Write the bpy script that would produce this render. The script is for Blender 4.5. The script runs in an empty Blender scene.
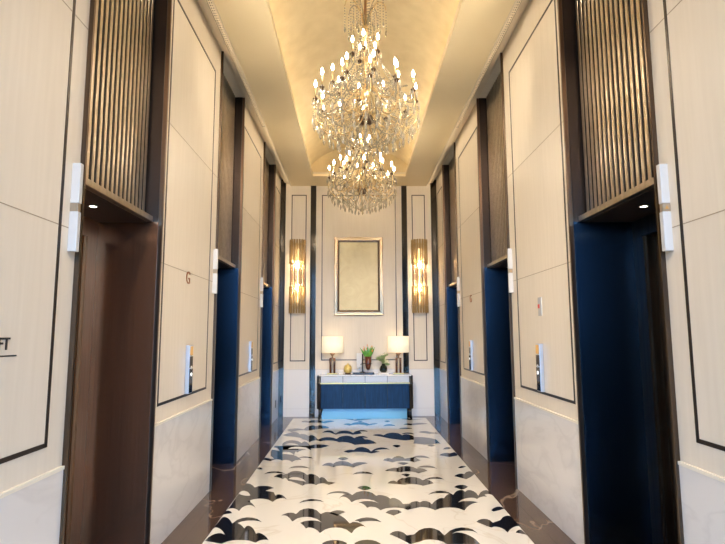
# Lift lobby with two crystal chandeliers
BULB_E = 47
COVE_E = 3.5
FILLH_E = 120
SCON_E = 75
SHADE_E = 0.3
LAMP_E = 14
SKY_C = [0.22, 0.52, 1.0]
SKY_E = 9
EXPO = 1.0
LIFT_SIZE = 0.075
LIFT_Y = 2.214
FILLC_E = 60
SPOT_E = 8
SPOT_W = 280
SPOT_A = 75
COVE2_E = 1.6
ANROT = 0.0
DL_L = [-1.855, 3.498]
DL_R = [1.876, 3.494]
# outlines of the floor inlay, metres on the floor plane
INLAY_BLACK = (
    "-1.278,5.946 -1.274,5.974 -1.256,5.973 -1.235,5.957 -1.212,5.929 -1.186,5.887 -1.155,5.818 -1.129,5.86 -1.097,5.875 -1.063,5.877 -1.027,5.867 -0.989,5.843 -0.948,5.794 -1.022,5.696 -0.929,5.647 -0.894,5.523 -0.88,5.563 -0.862,5.568 -0.84,5.554 -0.817,5.525 -0.791,5.477 -0.762,5.397 -0.79,5.433 -0.814,5.441 -0.836,5.435 -0.856,5.416 -0.875,5.383 -0.888,5.323 -0.943,5.395 -0.993,5.424 -1.038,5.431 -1.081,5.417 -1.118,5.382 -1.147,5.305 -1.137,5.338 -1.121,5.337 -1.102,5.319 -1.08,5.286 -1.055,5.236 -1.024,5.156 -1.061,5.218 -1.091,5.235 -1.116,5.23 -1.136,5.204 -1.152,5.156 -1.158,5.067 -1.186,5.113 -1.209,5.136 -1.229,5.147 -1.247,5.148 -1.263,5.136 -1.272,5.102 -1.273,5.289;"
    "-1.278,4.968 -1.278,5.035 -1.278,5.068 -1.268,5.083 -1.253,5.082 -1.233,5.063 -1.206,5.009 -1.22,5.005 -1.233,4.999 -1.246,4.993 -1.259,4.985 -1.272,4.977;"
    "-1.273,4.861 -1.267,4.905 -1.252,4.913 -1.232,4.902 -1.208,4.873 -1.181,4.827 -1.146,4.747 -1.123,4.838 -1.089,4.88 -1.049,4.897 -1.004,4.889 -0.954,4.856 -0.896,4.773 -0.937,4.804 -0.975,4.815 -1.011,4.816 -1.046,4.809 -1.078,4.791 -1.105,4.754 -1.094,4.748 -1.08,4.733 -1.066,4.714 -1.051,4.69 -1.036,4.663 -1.018,4.628 -1.013,4.681 -0.999,4.691 -0.981,4.68 -0.958,4.649 -0.933,4.598 -0.9,4.507 -0.886,4.527 -0.868,4.521 -0.848,4.502 -0.826,4.472 -0.802,4.43 -0.774,4.365 -0.794,4.378 -0.811,4.378 -0.828,4.374 -0.843,4.364 -0.857,4.348 -0.87,4.322 -0.921,4.36 -0.968,4.375 -1.013,4.378 -1.055,4.371 -1.095,4.351 -1.128,4.309 -1.272,4.368 -1.266,4.44 -1.251,4.484 -1.232,4.512 -1.209,4.527 -1.182,4.525 -1.147,4.492 -1.182,4.567 -1.211,4.612 -1.235,4.641 -1.256,4.655 -1.272,4.652 -1.278,4.616;"
    "-0.637,5.276 -0.603,5.355 -0.564,5.391 -0.523,5.405 -0.48,5.399 -0.435,5.371 -0.389,5.299 -0.433,5.331 -0.476,5.342 -0.518,5.343 -0.559,5.335 -0.599,5.315;"
    "-0.764,4.889 -0.748,4.95 -0.728,4.984 -0.706,5.005 -0.682,5.013 -0.656,5.006 -0.628,4.972 -0.601,5.071 -0.567,5.115 -0.53,5.128 -0.49,5.114 -0.449,5.07 -0.405,4.97 -0.364,5.02 -0.32,5.016 -0.275,4.984 -0.23,4.928 -0.186,4.848 -0.143,4.721 -0.119,4.751 -0.095,4.754 -0.072,4.743 -0.049,4.718 -0.026,4.68 -0.004,4.616 -0.023,4.651 -0.044,4.654 -0.064,4.64 -0.085,4.612 -0.105,4.568 -0.125,4.494 -0.169,4.579 -0.213,4.617 -0.258,4.63 -0.302,4.622 -0.344,4.588 -0.383,4.508 -0.405,4.563 -0.427,4.597 -0.448,4.62 -0.469,4.633 -0.488,4.635 -0.506,4.614 -0.531,4.681 -0.555,4.726 -0.578,4.76 -0.6,4.783 -0.621,4.795 -0.64,4.782 -0.667,4.859 -0.691,4.904 -0.713,4.93 -0.734,4.941 -0.752,4.933;"
    "-0.331,4.986 -0.308,5.033 -0.284,5.055 -0.259,5.065 -0.234,5.063 -0.208,5.048 -0.182,5.008 -0.195,5.002 -0.207,4.989 -0.219,4.974 -0.231,4.956 -0.243,4.935 -0.254,4.909;"
    "-0.39,5.531 -0.35,5.616 -0.306,5.652 -0.261,5.662 -0.215,5.649 -0.17,5.611 -0.124,5.523 -0.084,5.612 -0.043,5.647 -0.001,5.655 0.039,5.637 0.079,5.592 0.115,5.494 0.14,5.516 0.163,5.515 0.186,5.503 0.208,5.481 0.23,5.448 0.249,5.394 0.272,5.42 0.292,5.414 0.312,5.392 0.33,5.357 0.346,5.307 0.359,5.228 0.42,5.237 0.441,5.275 0.46,5.295 0.478,5.305 0.495,5.307 0.511,5.3 0.525,5.274 0.508,5.137 0.386,5.056 0.348,5.101 0.307,5.119 0.266,5.125 0.223,5.119 0.179,5.099 0.135,5.054 0.117,5.103 0.098,5.132 0.078,5.149 0.058,5.156 0.037,5.153 0.016,5.127 0.001,5.184 -0.014,5.222 -0.029,5.249 -0.044,5.267 -0.06,5.274 -0.076,5.26 -0.041,5.305 -0.006,5.323 0.028,5.328 0.063,5.321 0.097,5.301 0.129,5.255 0.089,5.335 0.046,5.374 0.002,5.391 -0.043,5.387 -0.087,5.361 -0.131,5.292 -0.152,5.38 -0.173,5.43 -0.194,5.46 -0.214,5.471 -0.235,5.46 -0.254,5.408 -0.238,5.481 -0.221,5.522 -0.204,5.547 -0.186,5.558 -0.168,5.552 -0.149,5.513 -0.19,5.562 -0.231,5.585 -0.272,5.594 -0.312,5.591 -0.352,5.574;"
    "0.526,5.273 0.55,5.308 0.57,5.317 0.589,5.312 0.606,5.296 0.62,5.266 0.631,5.211 0.662,5.285 0.689,5.334 0.714,5.371 0.738,5.395 0.759,5.406 0.776,5.39 0.804,5.46 0.826,5.502 0.846,5.528 0.864,5.541 0.878,5.539 0.888,5.505 0.924,5.589 0.953,5.635 0.978,5.661 1.001,5.669 1.018,5.656 1.028,5.602 1.061,5.652 1.086,5.66 1.105,5.646 1.121,5.613 1.131,5.559 1.132,5.465 1.186,5.587 1.225,5.639 1.255,5.653 1.277,5.634 1.278,5.577 1.278,5.45 1.276,5.486 1.265,5.505 1.253,5.517 1.239,5.521 1.222,5.517 1.202,5.496 1.208,5.42 1.196,5.437 1.18,5.439 1.162,5.432 1.142,5.418 1.12,5.397 1.095,5.36 1.073,5.397 1.043,5.403 1.01,5.394 0.973,5.37 0.934,5.331 0.89,5.263 0.932,5.293 0.97,5.302 1.006,5.301 1.039,5.29 1.07,5.269 1.096,5.228 1.077,5.256 1.05,5.247 1.018,5.22 0.983,5.177 0.945,5.117 0.901,5.024 0.867,5.08 0.827,5.105 0.784,5.115 0.738,5.111 0.69,5.091 0.637,5.04 0.618,5.074 0.598,5.098 0.578,5.116 0.556,5.13 0.533,5.139 0.509,5.137;"
    "0.636,5.512 0.69,5.597 0.738,5.633 0.782,5.644 0.822,5.631 0.858,5.592 0.884,5.505 0.849,5.542 0.81,5.558 0.769,5.564 0.726,5.561 0.682,5.547;"
    "-0.073,5.769 -0.048,5.822 -0.023,5.842 0.002,5.846 0.027,5.835 0.051,5.807 0.074,5.747 0.06,5.727 0.047,5.713 0.034,5.7 0.021,5.69 0.008,5.682 -0.005,5.678;"
    "-0.128,4.728 -0.085,4.814 -0.041,4.854 0.003,4.868 0.047,4.86 0.09,4.826 0.13,4.745 0.099,4.767 0.068,4.776 0.037,4.78 0.006,4.778 -0.026,4.77 -0.058,4.75 -0.069,4.775 -0.081,4.783 -0.093,4.784 -0.105,4.776 -0.117,4.76;"
    "0.177,4.985 0.205,5.037 0.232,5.061 0.258,5.069 0.283,5.064 0.306,5.044 0.327,4.994 0.246,4.909;"
    "0.179,4.468 0.206,4.515 0.231,4.533 0.255,4.535 0.277,4.523 0.298,4.496 0.316,4.44 0.378,4.46 0.431,4.555 0.478,4.593 0.521,4.602 0.56,4.584 0.594,4.536 0.618,4.432 0.681,4.535 0.736,4.583 0.787,4.603 0.832,4.596 0.87,4.559 0.895,4.467 0.869,4.511 0.838,4.529 0.803,4.535 0.766,4.529 0.727,4.51 0.683,4.466 0.727,4.495 0.764,4.485 0.797,4.456 0.825,4.409 0.848,4.345 0.863,4.248 0.609,4.254 0.583,4.304 0.552,4.331 0.518,4.346 0.483,4.349 0.446,4.341 0.406,4.309 0.324,4.262 0.302,4.301 0.278,4.337 0.254,4.373 0.23,4.407 0.205,4.439;"
    "-0.35,4.302 -0.321,4.339 -0.29,4.355 -0.258,4.359 -0.226,4.353 -0.194,4.336 -0.162,4.297 -0.162,4.271 -0.349,4.276;"
    "-0.101,4.295 -0.067,4.338 -0.034,4.355 0,4.359 0.033,4.351 0.066,4.33 0.097,4.284 0.096,4.258 -0.101,4.263;"
    "0.946,5.769 0.981,5.822 1.01,5.845 1.037,5.853 1.061,5.847 1.082,5.827 1.096,5.777 1.078,5.747 1.062,5.725 1.046,5.706 1.032,5.692 1.018,5.681 1.006,5.678;"
    "1.147,5.026 1.182,5.084 1.211,5.113 1.235,5.127 1.256,5.127 1.272,5.113 1.278,5.069 1.259,5.052 1.239,5.038 1.219,5.024 1.199,5.012 1.179,5 1.16,4.99;"
    "0.942,4.732 0.978,4.781 1.006,4.8 1.031,4.803 1.053,4.792 1.07,4.765 1.079,4.708 1.159,4.766 1.199,4.837 1.229,4.869 1.253,4.881 1.272,4.875 1.278,4.849 1.278,4.784 1.278,4.597 1.274,4.622 1.255,4.621 1.233,4.606 1.206,4.58 1.176,4.542 1.14,4.479 1.134,4.537 1.122,4.573 1.105,4.598 1.086,4.612 1.063,4.614 1.035,4.592 1.019,4.614 1.004,4.636 0.989,4.659 0.973,4.682 0.958,4.706;"
    "1.204,4.477 1.224,4.511 1.239,4.528 1.252,4.538 1.262,4.54 1.269,4.534 1.272,4.512 1.278,4.422 1.271,4.432 1.258,4.442 1.245,4.451 1.231,4.46 1.218,4.469;"
    "-1.258,7.556 -1.255,7.92 -0.754,7.903 -0.702,7.626 -0.739,7.666 -0.773,7.666 -0.805,7.647 -0.835,7.609 -0.863,7.552 -0.886,7.458 -0.899,7.524 -0.907,7.535 -0.912,7.519 -0.913,7.478 -0.912,7.411 -0.905,7.294 -0.886,7.274 -0.866,7.239 -0.844,7.196 -0.823,7.146 -0.8,7.089 -0.777,7.017 -0.8,7.043 -0.821,7.045 -0.841,7.034 -0.859,7.013 -0.876,6.981 -0.89,6.925 -0.917,6.985 -0.942,7.019 -0.965,7.038 -0.986,7.045 -1.006,7.038 -1.022,7.003 -1.054,7.057 -1.083,7.077 -1.108,7.081 -1.132,7.069 -1.152,7.04 -1.168,6.978 -1.278,7.071 -1.278,7.134 -1.269,7.164 -1.253,7.178 -1.235,7.176 -1.214,7.158 -1.188,7.106;"
    "-0.842,7.133 -0.815,7.205 -0.783,7.234 -0.749,7.24 -0.713,7.226 -0.675,7.19 -0.634,7.111 -0.67,7.135 -0.706,7.147 -0.741,7.153 -0.775,7.155 -0.809,7.15;"
    "-1.278,6.612 -1.275,6.65 -1.266,6.667 -1.255,6.671 -1.243,6.666 -1.228,6.649 -1.21,6.61 -1.216,6.581 -1.225,6.569 -1.236,6.565 -1.249,6.569 -1.262,6.582;"
    "-0.897,6.6 -0.864,6.69 -0.824,6.727 -0.781,6.738 -0.735,6.724 -0.687,6.684 -0.636,6.592 -0.682,6.624 -0.727,6.638 -0.771,6.643 -0.814,6.64 -0.857,6.629;"
    "-1.15,6.355 -1.121,6.438 -1.083,6.472 -1.041,6.482 -0.996,6.47 -0.948,6.432 -0.894,6.348 -0.94,6.376 -0.985,6.389 -1.028,6.394 -1.071,6.392 -1.112,6.382;"
    "-1.017,6.215 -1.007,6.279 -0.993,6.318 -0.977,6.344 -0.959,6.358 -0.939,6.357 -0.916,6.33 -0.874,6.377 -0.846,6.46 -0.812,6.488 -0.774,6.487 -0.733,6.46 -0.69,6.405 -0.643,6.298 -0.623,6.342 -0.599,6.347 -0.574,6.332 -0.548,6.299 -0.521,6.247 -0.492,6.159 -0.48,6.197 -0.466,6.201 -0.451,6.186 -0.435,6.156 -0.418,6.108 -0.4,6.027 -0.307,5.97 -0.378,5.888 -0.403,5.93 -0.426,5.948 -0.448,5.953 -0.471,5.947 -0.492,5.929 -0.511,5.886 -0.538,5.922 -0.564,5.934 -0.589,5.936 -0.613,5.927 -0.636,5.907 -0.656,5.865 -0.686,5.908 -0.716,5.947 -0.746,5.983 -0.776,6.017 -0.807,6.048 -0.836,6.073 -0.853,6.133 -0.866,6.165 -0.877,6.182 -0.886,6.185 -0.894,6.173 -0.897,6.131 -0.919,6.163 -0.94,6.185 -0.961,6.201 -0.981,6.213 -1,6.219;"
    "-0.502,6.723 -0.483,6.799 -0.462,6.842 -0.44,6.868 -0.417,6.877 -0.393,6.868 -0.367,6.823 -0.332,6.917 -0.293,6.955 -0.254,6.964 -0.214,6.945 -0.174,6.898 -0.135,6.794 -0.101,6.856 -0.068,6.886 -0.034,6.898 0,6.895 0.034,6.876 0.066,6.823 0.035,6.812 0.004,6.787 -0.026,6.756 -0.057,6.719 -0.087,6.677 -0.117,6.623 -0.158,6.681 -0.199,6.709 -0.24,6.721 -0.281,6.719 -0.322,6.7 -0.36,6.65 -0.385,6.684 -0.409,6.705 -0.432,6.72 -0.456,6.73 -0.479,6.732;"
    "-0.319,7.078 -0.297,7.152 -0.274,7.183 -0.25,7.192 -0.226,7.182 -0.201,7.149 -0.176,7.074 -0.246,7.001;"
    "-0.252,7.506 -0.229,7.556 -0.206,7.587 -0.182,7.608 -0.158,7.621 -0.134,7.623 -0.11,7.606 -0.069,7.74 -0.028,7.789 0.014,7.792 0.054,7.755 0.093,7.674 0.128,7.51 0.176,7.651 0.223,7.722 0.268,7.756 0.313,7.756 0.355,7.718 0.391,7.607 0.357,7.631 0.322,7.634 0.286,7.628 0.25,7.613 0.214,7.588 0.177,7.544 0.251,7.489 0.229,7.469 0.208,7.45 0.187,7.432 0.166,7.414 0.145,7.398 0.124,7.383 0.074,7.443 0.023,7.474 -0.029,7.49 -0.081,7.492 -0.133,7.478 -0.185,7.435;"
    "0.261,6.984 0.284,7.045 0.305,7.077 0.326,7.096 0.345,7.102 0.364,7.093 0.381,7.056 0.417,7.156 0.449,7.2 0.479,7.217 0.507,7.206 0.533,7.168 0.553,7.073 0.697,7.162 0.705,7.102 0.715,7.058 0.726,7.022 0.737,6.994 0.749,6.974 0.763,6.968 0.746,6.962 0.728,6.949 0.71,6.933 0.692,6.914 0.673,6.891 0.654,6.862 0.614,6.919 0.57,6.945 0.523,6.954 0.476,6.948 0.427,6.925 0.377,6.871 0.358,6.892 0.339,6.912 0.32,6.931 0.3,6.949 0.281,6.968;"
    "0.645,7.101 0.696,7.195 0.742,7.232 0.784,7.239 0.823,7.219 0.857,7.169 0.883,7.063 0.847,7.094 0.808,7.111 0.769,7.12 0.729,7.124 0.688,7.12;"
    "0.434,6.833 0.461,6.861 0.487,6.872 0.512,6.874 0.536,6.868 0.559,6.853 0.58,6.821 0.502,6.726;"
    "0.257,6.455 0.285,6.511 0.312,6.548 0.339,6.575 0.365,6.594 0.391,6.604 0.415,6.593 0.459,6.653 0.5,6.674 0.54,6.676 0.578,6.661 0.613,6.626 0.644,6.553 0.669,6.578 0.691,6.577 0.711,6.564 0.73,6.539 0.747,6.501 0.761,6.44 0.741,6.425 0.721,6.409 0.701,6.391 0.681,6.373 0.662,6.353 0.642,6.331 0.613,6.38 0.58,6.406 0.547,6.421 0.512,6.425 0.476,6.418 0.439,6.387 0.409,6.406 0.379,6.421 0.349,6.433 0.319,6.444 0.288,6.452;"
    "0.647,6.586 0.699,6.663 0.745,6.692 0.788,6.696 0.827,6.678 0.863,6.635 0.891,6.545 0.854,6.575 0.815,6.592 0.775,6.602 0.733,6.605 0.691,6.602;"
    "0.438,6.289 0.457,6.314 0.475,6.323 0.493,6.324 0.51,6.318 0.525,6.304 0.539,6.274 0.491,6.187;"
    "0.257,5.932 0.277,5.989 0.295,6.018 0.313,6.034 0.329,6.036 0.345,6.024 0.358,5.983 0.378,6.044 0.397,6.085 0.415,6.115 0.432,6.135 0.448,6.143 0.462,6.13 0.501,6.176 0.535,6.186 0.568,6.179 0.599,6.155 0.628,6.114 0.652,6.04 0.676,6.066 0.696,6.064 0.714,6.049 0.731,6.022 0.745,5.983 0.755,5.918 0.624,5.827 0.597,5.862 0.567,5.881 0.536,5.892 0.504,5.897 0.472,5.893 0.438,5.874;"
    "0.645,6.013 0.698,6.106 0.744,6.151 0.788,6.172 0.829,6.17 0.865,6.143 0.893,6.066 0.857,6.092 0.817,6.097 0.776,6.092 0.734,6.079 0.691,6.055;"
    "-0.125,6.306 -0.083,6.391 -0.041,6.427 0.001,6.438 0.042,6.425 0.083,6.386 0.121,6.299 0.081,6.327 0.04,6.34 -0.001,6.345 -0.042,6.342 -0.084,6.332;"
    "0.458,7.862 0.478,7.883 0.497,7.889 0.515,7.889 0.533,7.882 0.55,7.868 0.566,7.84 0.509,7.748;"
    "1.135,7.609 1.168,7.685 1.194,7.724 1.217,7.743 1.237,7.744 1.253,7.725 1.262,7.668 1.237,7.638 1.215,7.619 1.193,7.607 1.172,7.6 1.153,7.599;"
    "1.029,7.247 1.063,7.313 1.092,7.352 1.12,7.376 1.145,7.386 1.168,7.382 1.185,7.348 1.266,7.43 1.278,7.287 1.26,7.207 1.149,7.147;"
    "1.145,6.57 1.171,6.619 1.193,6.646 1.214,6.662 1.232,6.668 1.247,6.662 1.258,6.634 1.235,6.602 1.214,6.582 1.195,6.569 1.176,6.561 1.159,6.56;"
    "1.03,6.2 1.058,6.25 1.083,6.28 1.106,6.299 1.127,6.309 1.146,6.308 1.161,6.285 1.198,6.363 1.227,6.396 1.251,6.406 1.27,6.395 1.278,6.36 1.278,6.281 1.214,6.165 1.139,6.07;"
    "-1.244,9.201 -1.208,9.289 -1.165,9.332 -1.119,9.351 -1.071,9.348 -1.02,9.322 -0.966,9.249 -0.946,9.423 -0.92,9.531 -0.89,9.603 -0.856,9.643 -0.82,9.645 -0.778,9.574 -0.742,9.633 -0.702,9.64 -0.66,9.62 -0.618,9.577 -0.574,9.508 -0.529,9.39 -0.554,9.366 -0.58,9.348 -0.606,9.332 -0.632,9.318 -0.658,9.306 -0.684,9.299 -0.88,9.118 -0.932,9.171 -0.98,9.181 -1.026,9.17 -1.07,9.138 -1.11,9.086 -1.146,8.992;"
    "-1.143,8.969 -1.126,9.023 -1.102,9.03 -1.076,9.012 -1.048,8.972 -1.018,8.909 -0.983,8.8 -0.963,8.838 -0.94,8.838 -0.915,8.819 -0.888,8.783 -0.86,8.728 -0.829,8.637 -0.811,8.722 -0.787,8.729 -0.76,8.697 -0.73,8.63 -0.698,8.526 -0.662,8.353 -0.621,8.468 -0.576,8.522 -0.529,8.545 -0.48,8.539 -0.43,8.501 -0.378,8.401 -0.336,8.556 -0.29,8.629 -0.243,8.658 -0.195,8.646 -0.147,8.59 -0.1,8.45 -0.072,8.542 -0.044,8.571 -0.017,8.567 0.01,8.535 0.037,8.471 0.062,8.347 0.092,8.356 0.122,8.33 0.151,8.286 0.178,8.227 0.205,8.151 0.23,8.043 0.193,8.031 0.156,8.021 0.119,8.011 0.082,8.003 0.046,7.995 0.009,7.989 -0.1,7.948 -0.137,8.036 -0.174,8.091 -0.211,8.131 -0.249,8.155 -0.286,8.162 -0.323,8.135 -0.373,8.22 -0.424,8.265 -0.473,8.289 -0.522,8.293 -0.57,8.277 -0.615,8.218 -0.646,8.277 -0.674,8.296 -0.7,8.297 -0.726,8.279 -0.75,8.243 -0.77,8.168 -0.796,8.231 -0.82,8.28 -0.844,8.321 -0.868,8.355 -0.891,8.381 -0.913,8.39 -0.954,8.469 -0.993,8.522 -1.032,8.563 -1.069,8.592 -1.105,8.608 -1.138,8.597 -1.258,8.757;"
    "-1.159,8.163 -1.128,8.271 -1.088,8.312 -1.043,8.318 -0.994,8.293 -0.942,8.233 -0.885,8.108 -0.874,8.207 -0.856,8.231 -0.835,8.217 -0.81,8.168 -0.783,8.082 -0.75,7.927 -0.706,7.98 -0.659,7.999 -0.61,8.001 -0.561,7.987 -0.511,7.956 -0.46,7.891 -0.577,7.752 -0.75,7.717 -0.782,7.795 -0.809,7.82 -0.834,7.819 -0.857,7.794 -0.877,7.743 -0.891,7.641 -1.108,7.648 -1.166,8.073;"
    "-0.63,8.929 -0.606,9.052 -0.578,9.113 -0.549,9.14 -0.517,9.138 -0.484,9.101 -0.449,9 -0.437,8.936 -0.425,8.904 -0.414,8.888 -0.404,8.885 -0.394,8.898 -0.386,8.942 -0.345,9.057 -0.301,9.101 -0.256,9.107 -0.21,9.078 -0.165,9.013 -0.12,8.877 -0.096,9.003 -0.072,9.053 -0.048,9.065 -0.024,9.04 -0,8.977 0.021,8.839 -0.13,8.738 -0.175,8.808 -0.221,8.839 -0.267,8.85 -0.312,8.842 -0.356,8.814 -0.399,8.747 -0.508,8.946 -0.529,8.958 -0.55,8.961 -0.57,8.96 -0.59,8.955 -0.61,8.946;"
    "-1.085,10.025 -1.071,10.113 -1.052,10.157 -1.031,10.178 -1.007,10.179 -0.982,10.157 -0.953,10.09 -0.916,10.194 -0.872,10.235 -0.826,10.243 -0.778,10.221 -0.727,10.167 -0.674,10.051 -0.643,10.118 -0.61,10.149 -0.576,10.161 -0.541,10.156 -0.505,10.132 -0.468,10.071 -0.64,9.857 -0.688,9.902 -0.735,9.928 -0.782,9.944 -0.828,9.95 -0.873,9.946 -0.916,9.922;"
    "-0.3,9.724 -0.278,9.789 -0.257,9.823 -0.234,9.841 -0.212,9.844 -0.189,9.831 -0.166,9.785 -0.11,9.909 -0.053,9.958 0.004,9.969 0.06,9.944 0.116,9.882 0.169,9.745 0.196,9.792 0.223,9.813 0.25,9.823 0.276,9.82 0.302,9.806 0.326,9.766 0.12,9.578 0.07,9.655 0.019,9.688 -0.033,9.7 -0.084,9.692 -0.136,9.662 -0.187,9.59;"
    "-0.289,10.355 -0.258,10.391 -0.226,10.395 -0.194,10.381 -0.162,10.352 -0.13,10.307 -0.099,10.229 -0.044,10.327 0.012,10.376 0.068,10.401 0.124,10.402 0.179,10.378 0.232,10.304 -0.076,10.127;"
    "0.401,9.529 0.447,9.655 0.489,9.707 0.529,9.718 0.566,9.695 0.6,9.632 0.628,9.495 0.593,9.533 0.556,9.553 0.518,9.563 0.48,9.564 0.441,9.556;"
    "0.653,9.273 0.699,9.326 0.742,9.347 0.783,9.353 0.824,9.344 0.862,9.32 0.897,9.264 0.855,9.25 0.814,9.245 0.773,9.245 0.733,9.248 0.693,9.256;"
    "0.776,9.683 0.804,9.739 0.829,9.769 0.853,9.786 0.876,9.79 0.898,9.78 0.916,9.743 0.975,9.801 1.03,9.825 1.084,9.831 1.135,9.821 1.184,9.793 1.228,9.732 0.9,9.587;"
    "0.799,10.312 0.835,10.383 0.868,10.409 0.898,10.413 0.926,10.397 0.952,10.358 0.973,10.275 1.278,10.293 0.937,10.159;"
    "0.187,8.684 0.219,8.737 0.25,8.759 0.28,8.765 0.31,8.757 0.338,8.733 0.365,8.678 0.424,8.82 0.478,8.88 0.53,8.898 0.58,8.876 0.625,8.812 0.662,8.667 0.702,8.739 0.737,8.753 0.769,8.737 0.798,8.695 0.823,8.623 0.841,8.497 0.898,8.508 0.952,8.496 1.004,8.471 1.054,8.435 1.101,8.388 1.145,8.318 1.168,7.993 1.153,8.012 1.136,8.016 1.117,8.013 1.097,8.003 1.076,7.985 1.053,7.953 0.922,7.931 0.769,8.025 0.776,8.058 0.784,8.098 0.792,8.142 0.8,8.19 0.809,8.241 0.819,8.301 0.793,8.292 0.767,8.284 0.74,8.275 0.714,8.266 0.688,8.258 0.662,8.249 0.455,8.391 0.329,8.545;"
    "0.649,8.742 0.695,8.844 0.737,8.887 0.775,8.9 0.811,8.884 0.843,8.839 0.868,8.734 0.836,8.769 0.8,8.785 0.764,8.791 0.727,8.788 0.689,8.774;"
    "0.951,8.916 0.989,8.981 1.024,9.011 1.057,9.024 1.088,9.021 1.116,8.999 1.139,8.942 1.278,8.826 1.114,8.768;"
    "-0.091,8.953 -0.054,9.078 -0.017,9.134 0.02,9.154 0.056,9.143 0.092,9.095 0.125,8.979 0.09,9.015 0.054,9.027 0.018,9.028 -0.018,9.018 -0.055,8.997;"
    "-0.072,8.509 -0.04,8.594 -0.007,8.625 0.025,8.628 0.057,8.605 0.088,8.555 0.117,8.452 0.086,8.478 0.055,8.494 0.023,8.505 -0.008,8.513 -0.04,8.515;"
    "0.446,7.861 0.47,7.91 0.492,7.93 0.513,7.936 0.533,7.929 0.551,7.907 0.567,7.857 0.5,7.758;"
    "0.452,10.035 0.475,10.098 0.496,10.125 0.516,10.132 0.534,10.123 0.552,10.095 0.567,10.031 0.504,9.949;"
    "-0.043,10.054 -0.025,10.109 -0.007,10.131 0.01,10.138 0.027,10.13 0.044,10.106 0.061,10.05 0.007,9.969;"
    "0.95,7.869 0.978,7.917 1.001,7.934 1.023,7.936 1.042,7.924 1.059,7.897 1.072,7.84 1.002,7.791")
INLAY_WHITE = (
    "-1.274,5.6 -1.269,5.671 -1.255,5.695 -1.235,5.696 -1.211,5.675 -1.182,5.63 -1.145,5.541 -1.161,5.526 -1.18,5.525 -1.201,5.532 -1.223,5.545 -1.247,5.565;"
    "-0.639,4.774 -0.604,4.853 -0.564,4.884 -0.521,4.891 -0.476,4.875 -0.429,4.834 -0.381,4.747 -0.414,4.783 -0.447,4.798 -0.479,4.802 -0.51,4.796 -0.54,4.779 -0.567,4.74;"
    "-1.275,7.662 -1.27,7.764 -1.254,7.798 -1.232,7.797 -1.206,7.765 -1.176,7.7 -1.136,7.57 -1.16,7.591 -1.183,7.608 -1.207,7.625 -1.23,7.639 -1.252,7.652;"
    "-1.088,7.423 -1.07,7.497 -1.045,7.518 -1.017,7.514 -0.986,7.485 -0.952,7.431 -0.913,7.326 -0.941,7.334 -0.969,7.347 -0.998,7.362 -1.028,7.379 -1.057,7.399;"
    "-1.039,7.708 -1.001,7.81 -0.954,7.847 -0.904,7.851 -0.85,7.825 -0.793,7.766 -0.733,7.644 -0.785,7.672 -0.837,7.69 -0.888,7.703 -0.939,7.712 -0.99,7.715;"
    "-1.273,7.186 -1.265,7.259 -1.249,7.282 -1.229,7.28 -1.205,7.254 -1.177,7.204 -1.143,7.105 -1.163,7.108 -1.184,7.117 -1.205,7.13 -1.227,7.145 -1.249,7.162;"
    "-0.843,6.129 -0.817,6.198 -0.785,6.215 -0.749,6.207 -0.712,6.175 -0.672,6.117 -0.628,6.012 -0.664,6.038 -0.7,6.061 -0.736,6.081 -0.772,6.1 -0.808,6.117;"
    "-1.126,7.983 -1.099,8.057 -1.066,8.084 -1.03,8.086 -0.991,8.067 -0.949,8.023 -0.904,7.932 -0.942,7.955 -0.98,7.969 -1.017,7.98 -1.054,7.986 -1.091,7.989;"
    "-1.278,8.552 -1.233,8.611 -1.171,8.625 -1.106,8.616 -1.039,8.587 -0.97,8.534 -0.898,8.439 -1.083,8.3")
import bpy, bmesh, math, random
from mathutils import Vector, Matrix
random.seed(7)
S = bpy.context.scene
COL = S.collection
PI = math.pi
W = 1.6085          # half width of the corridor
YE = 10.66          # end wall
YH = -1.2           # where the corridor opens into the hall behind the viewpoint
YG = -6.0           # glazed front of that hall
TOP = 4.81          # top of the corridor walls
SOF = 4.66          # underside of the ceiling border

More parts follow.
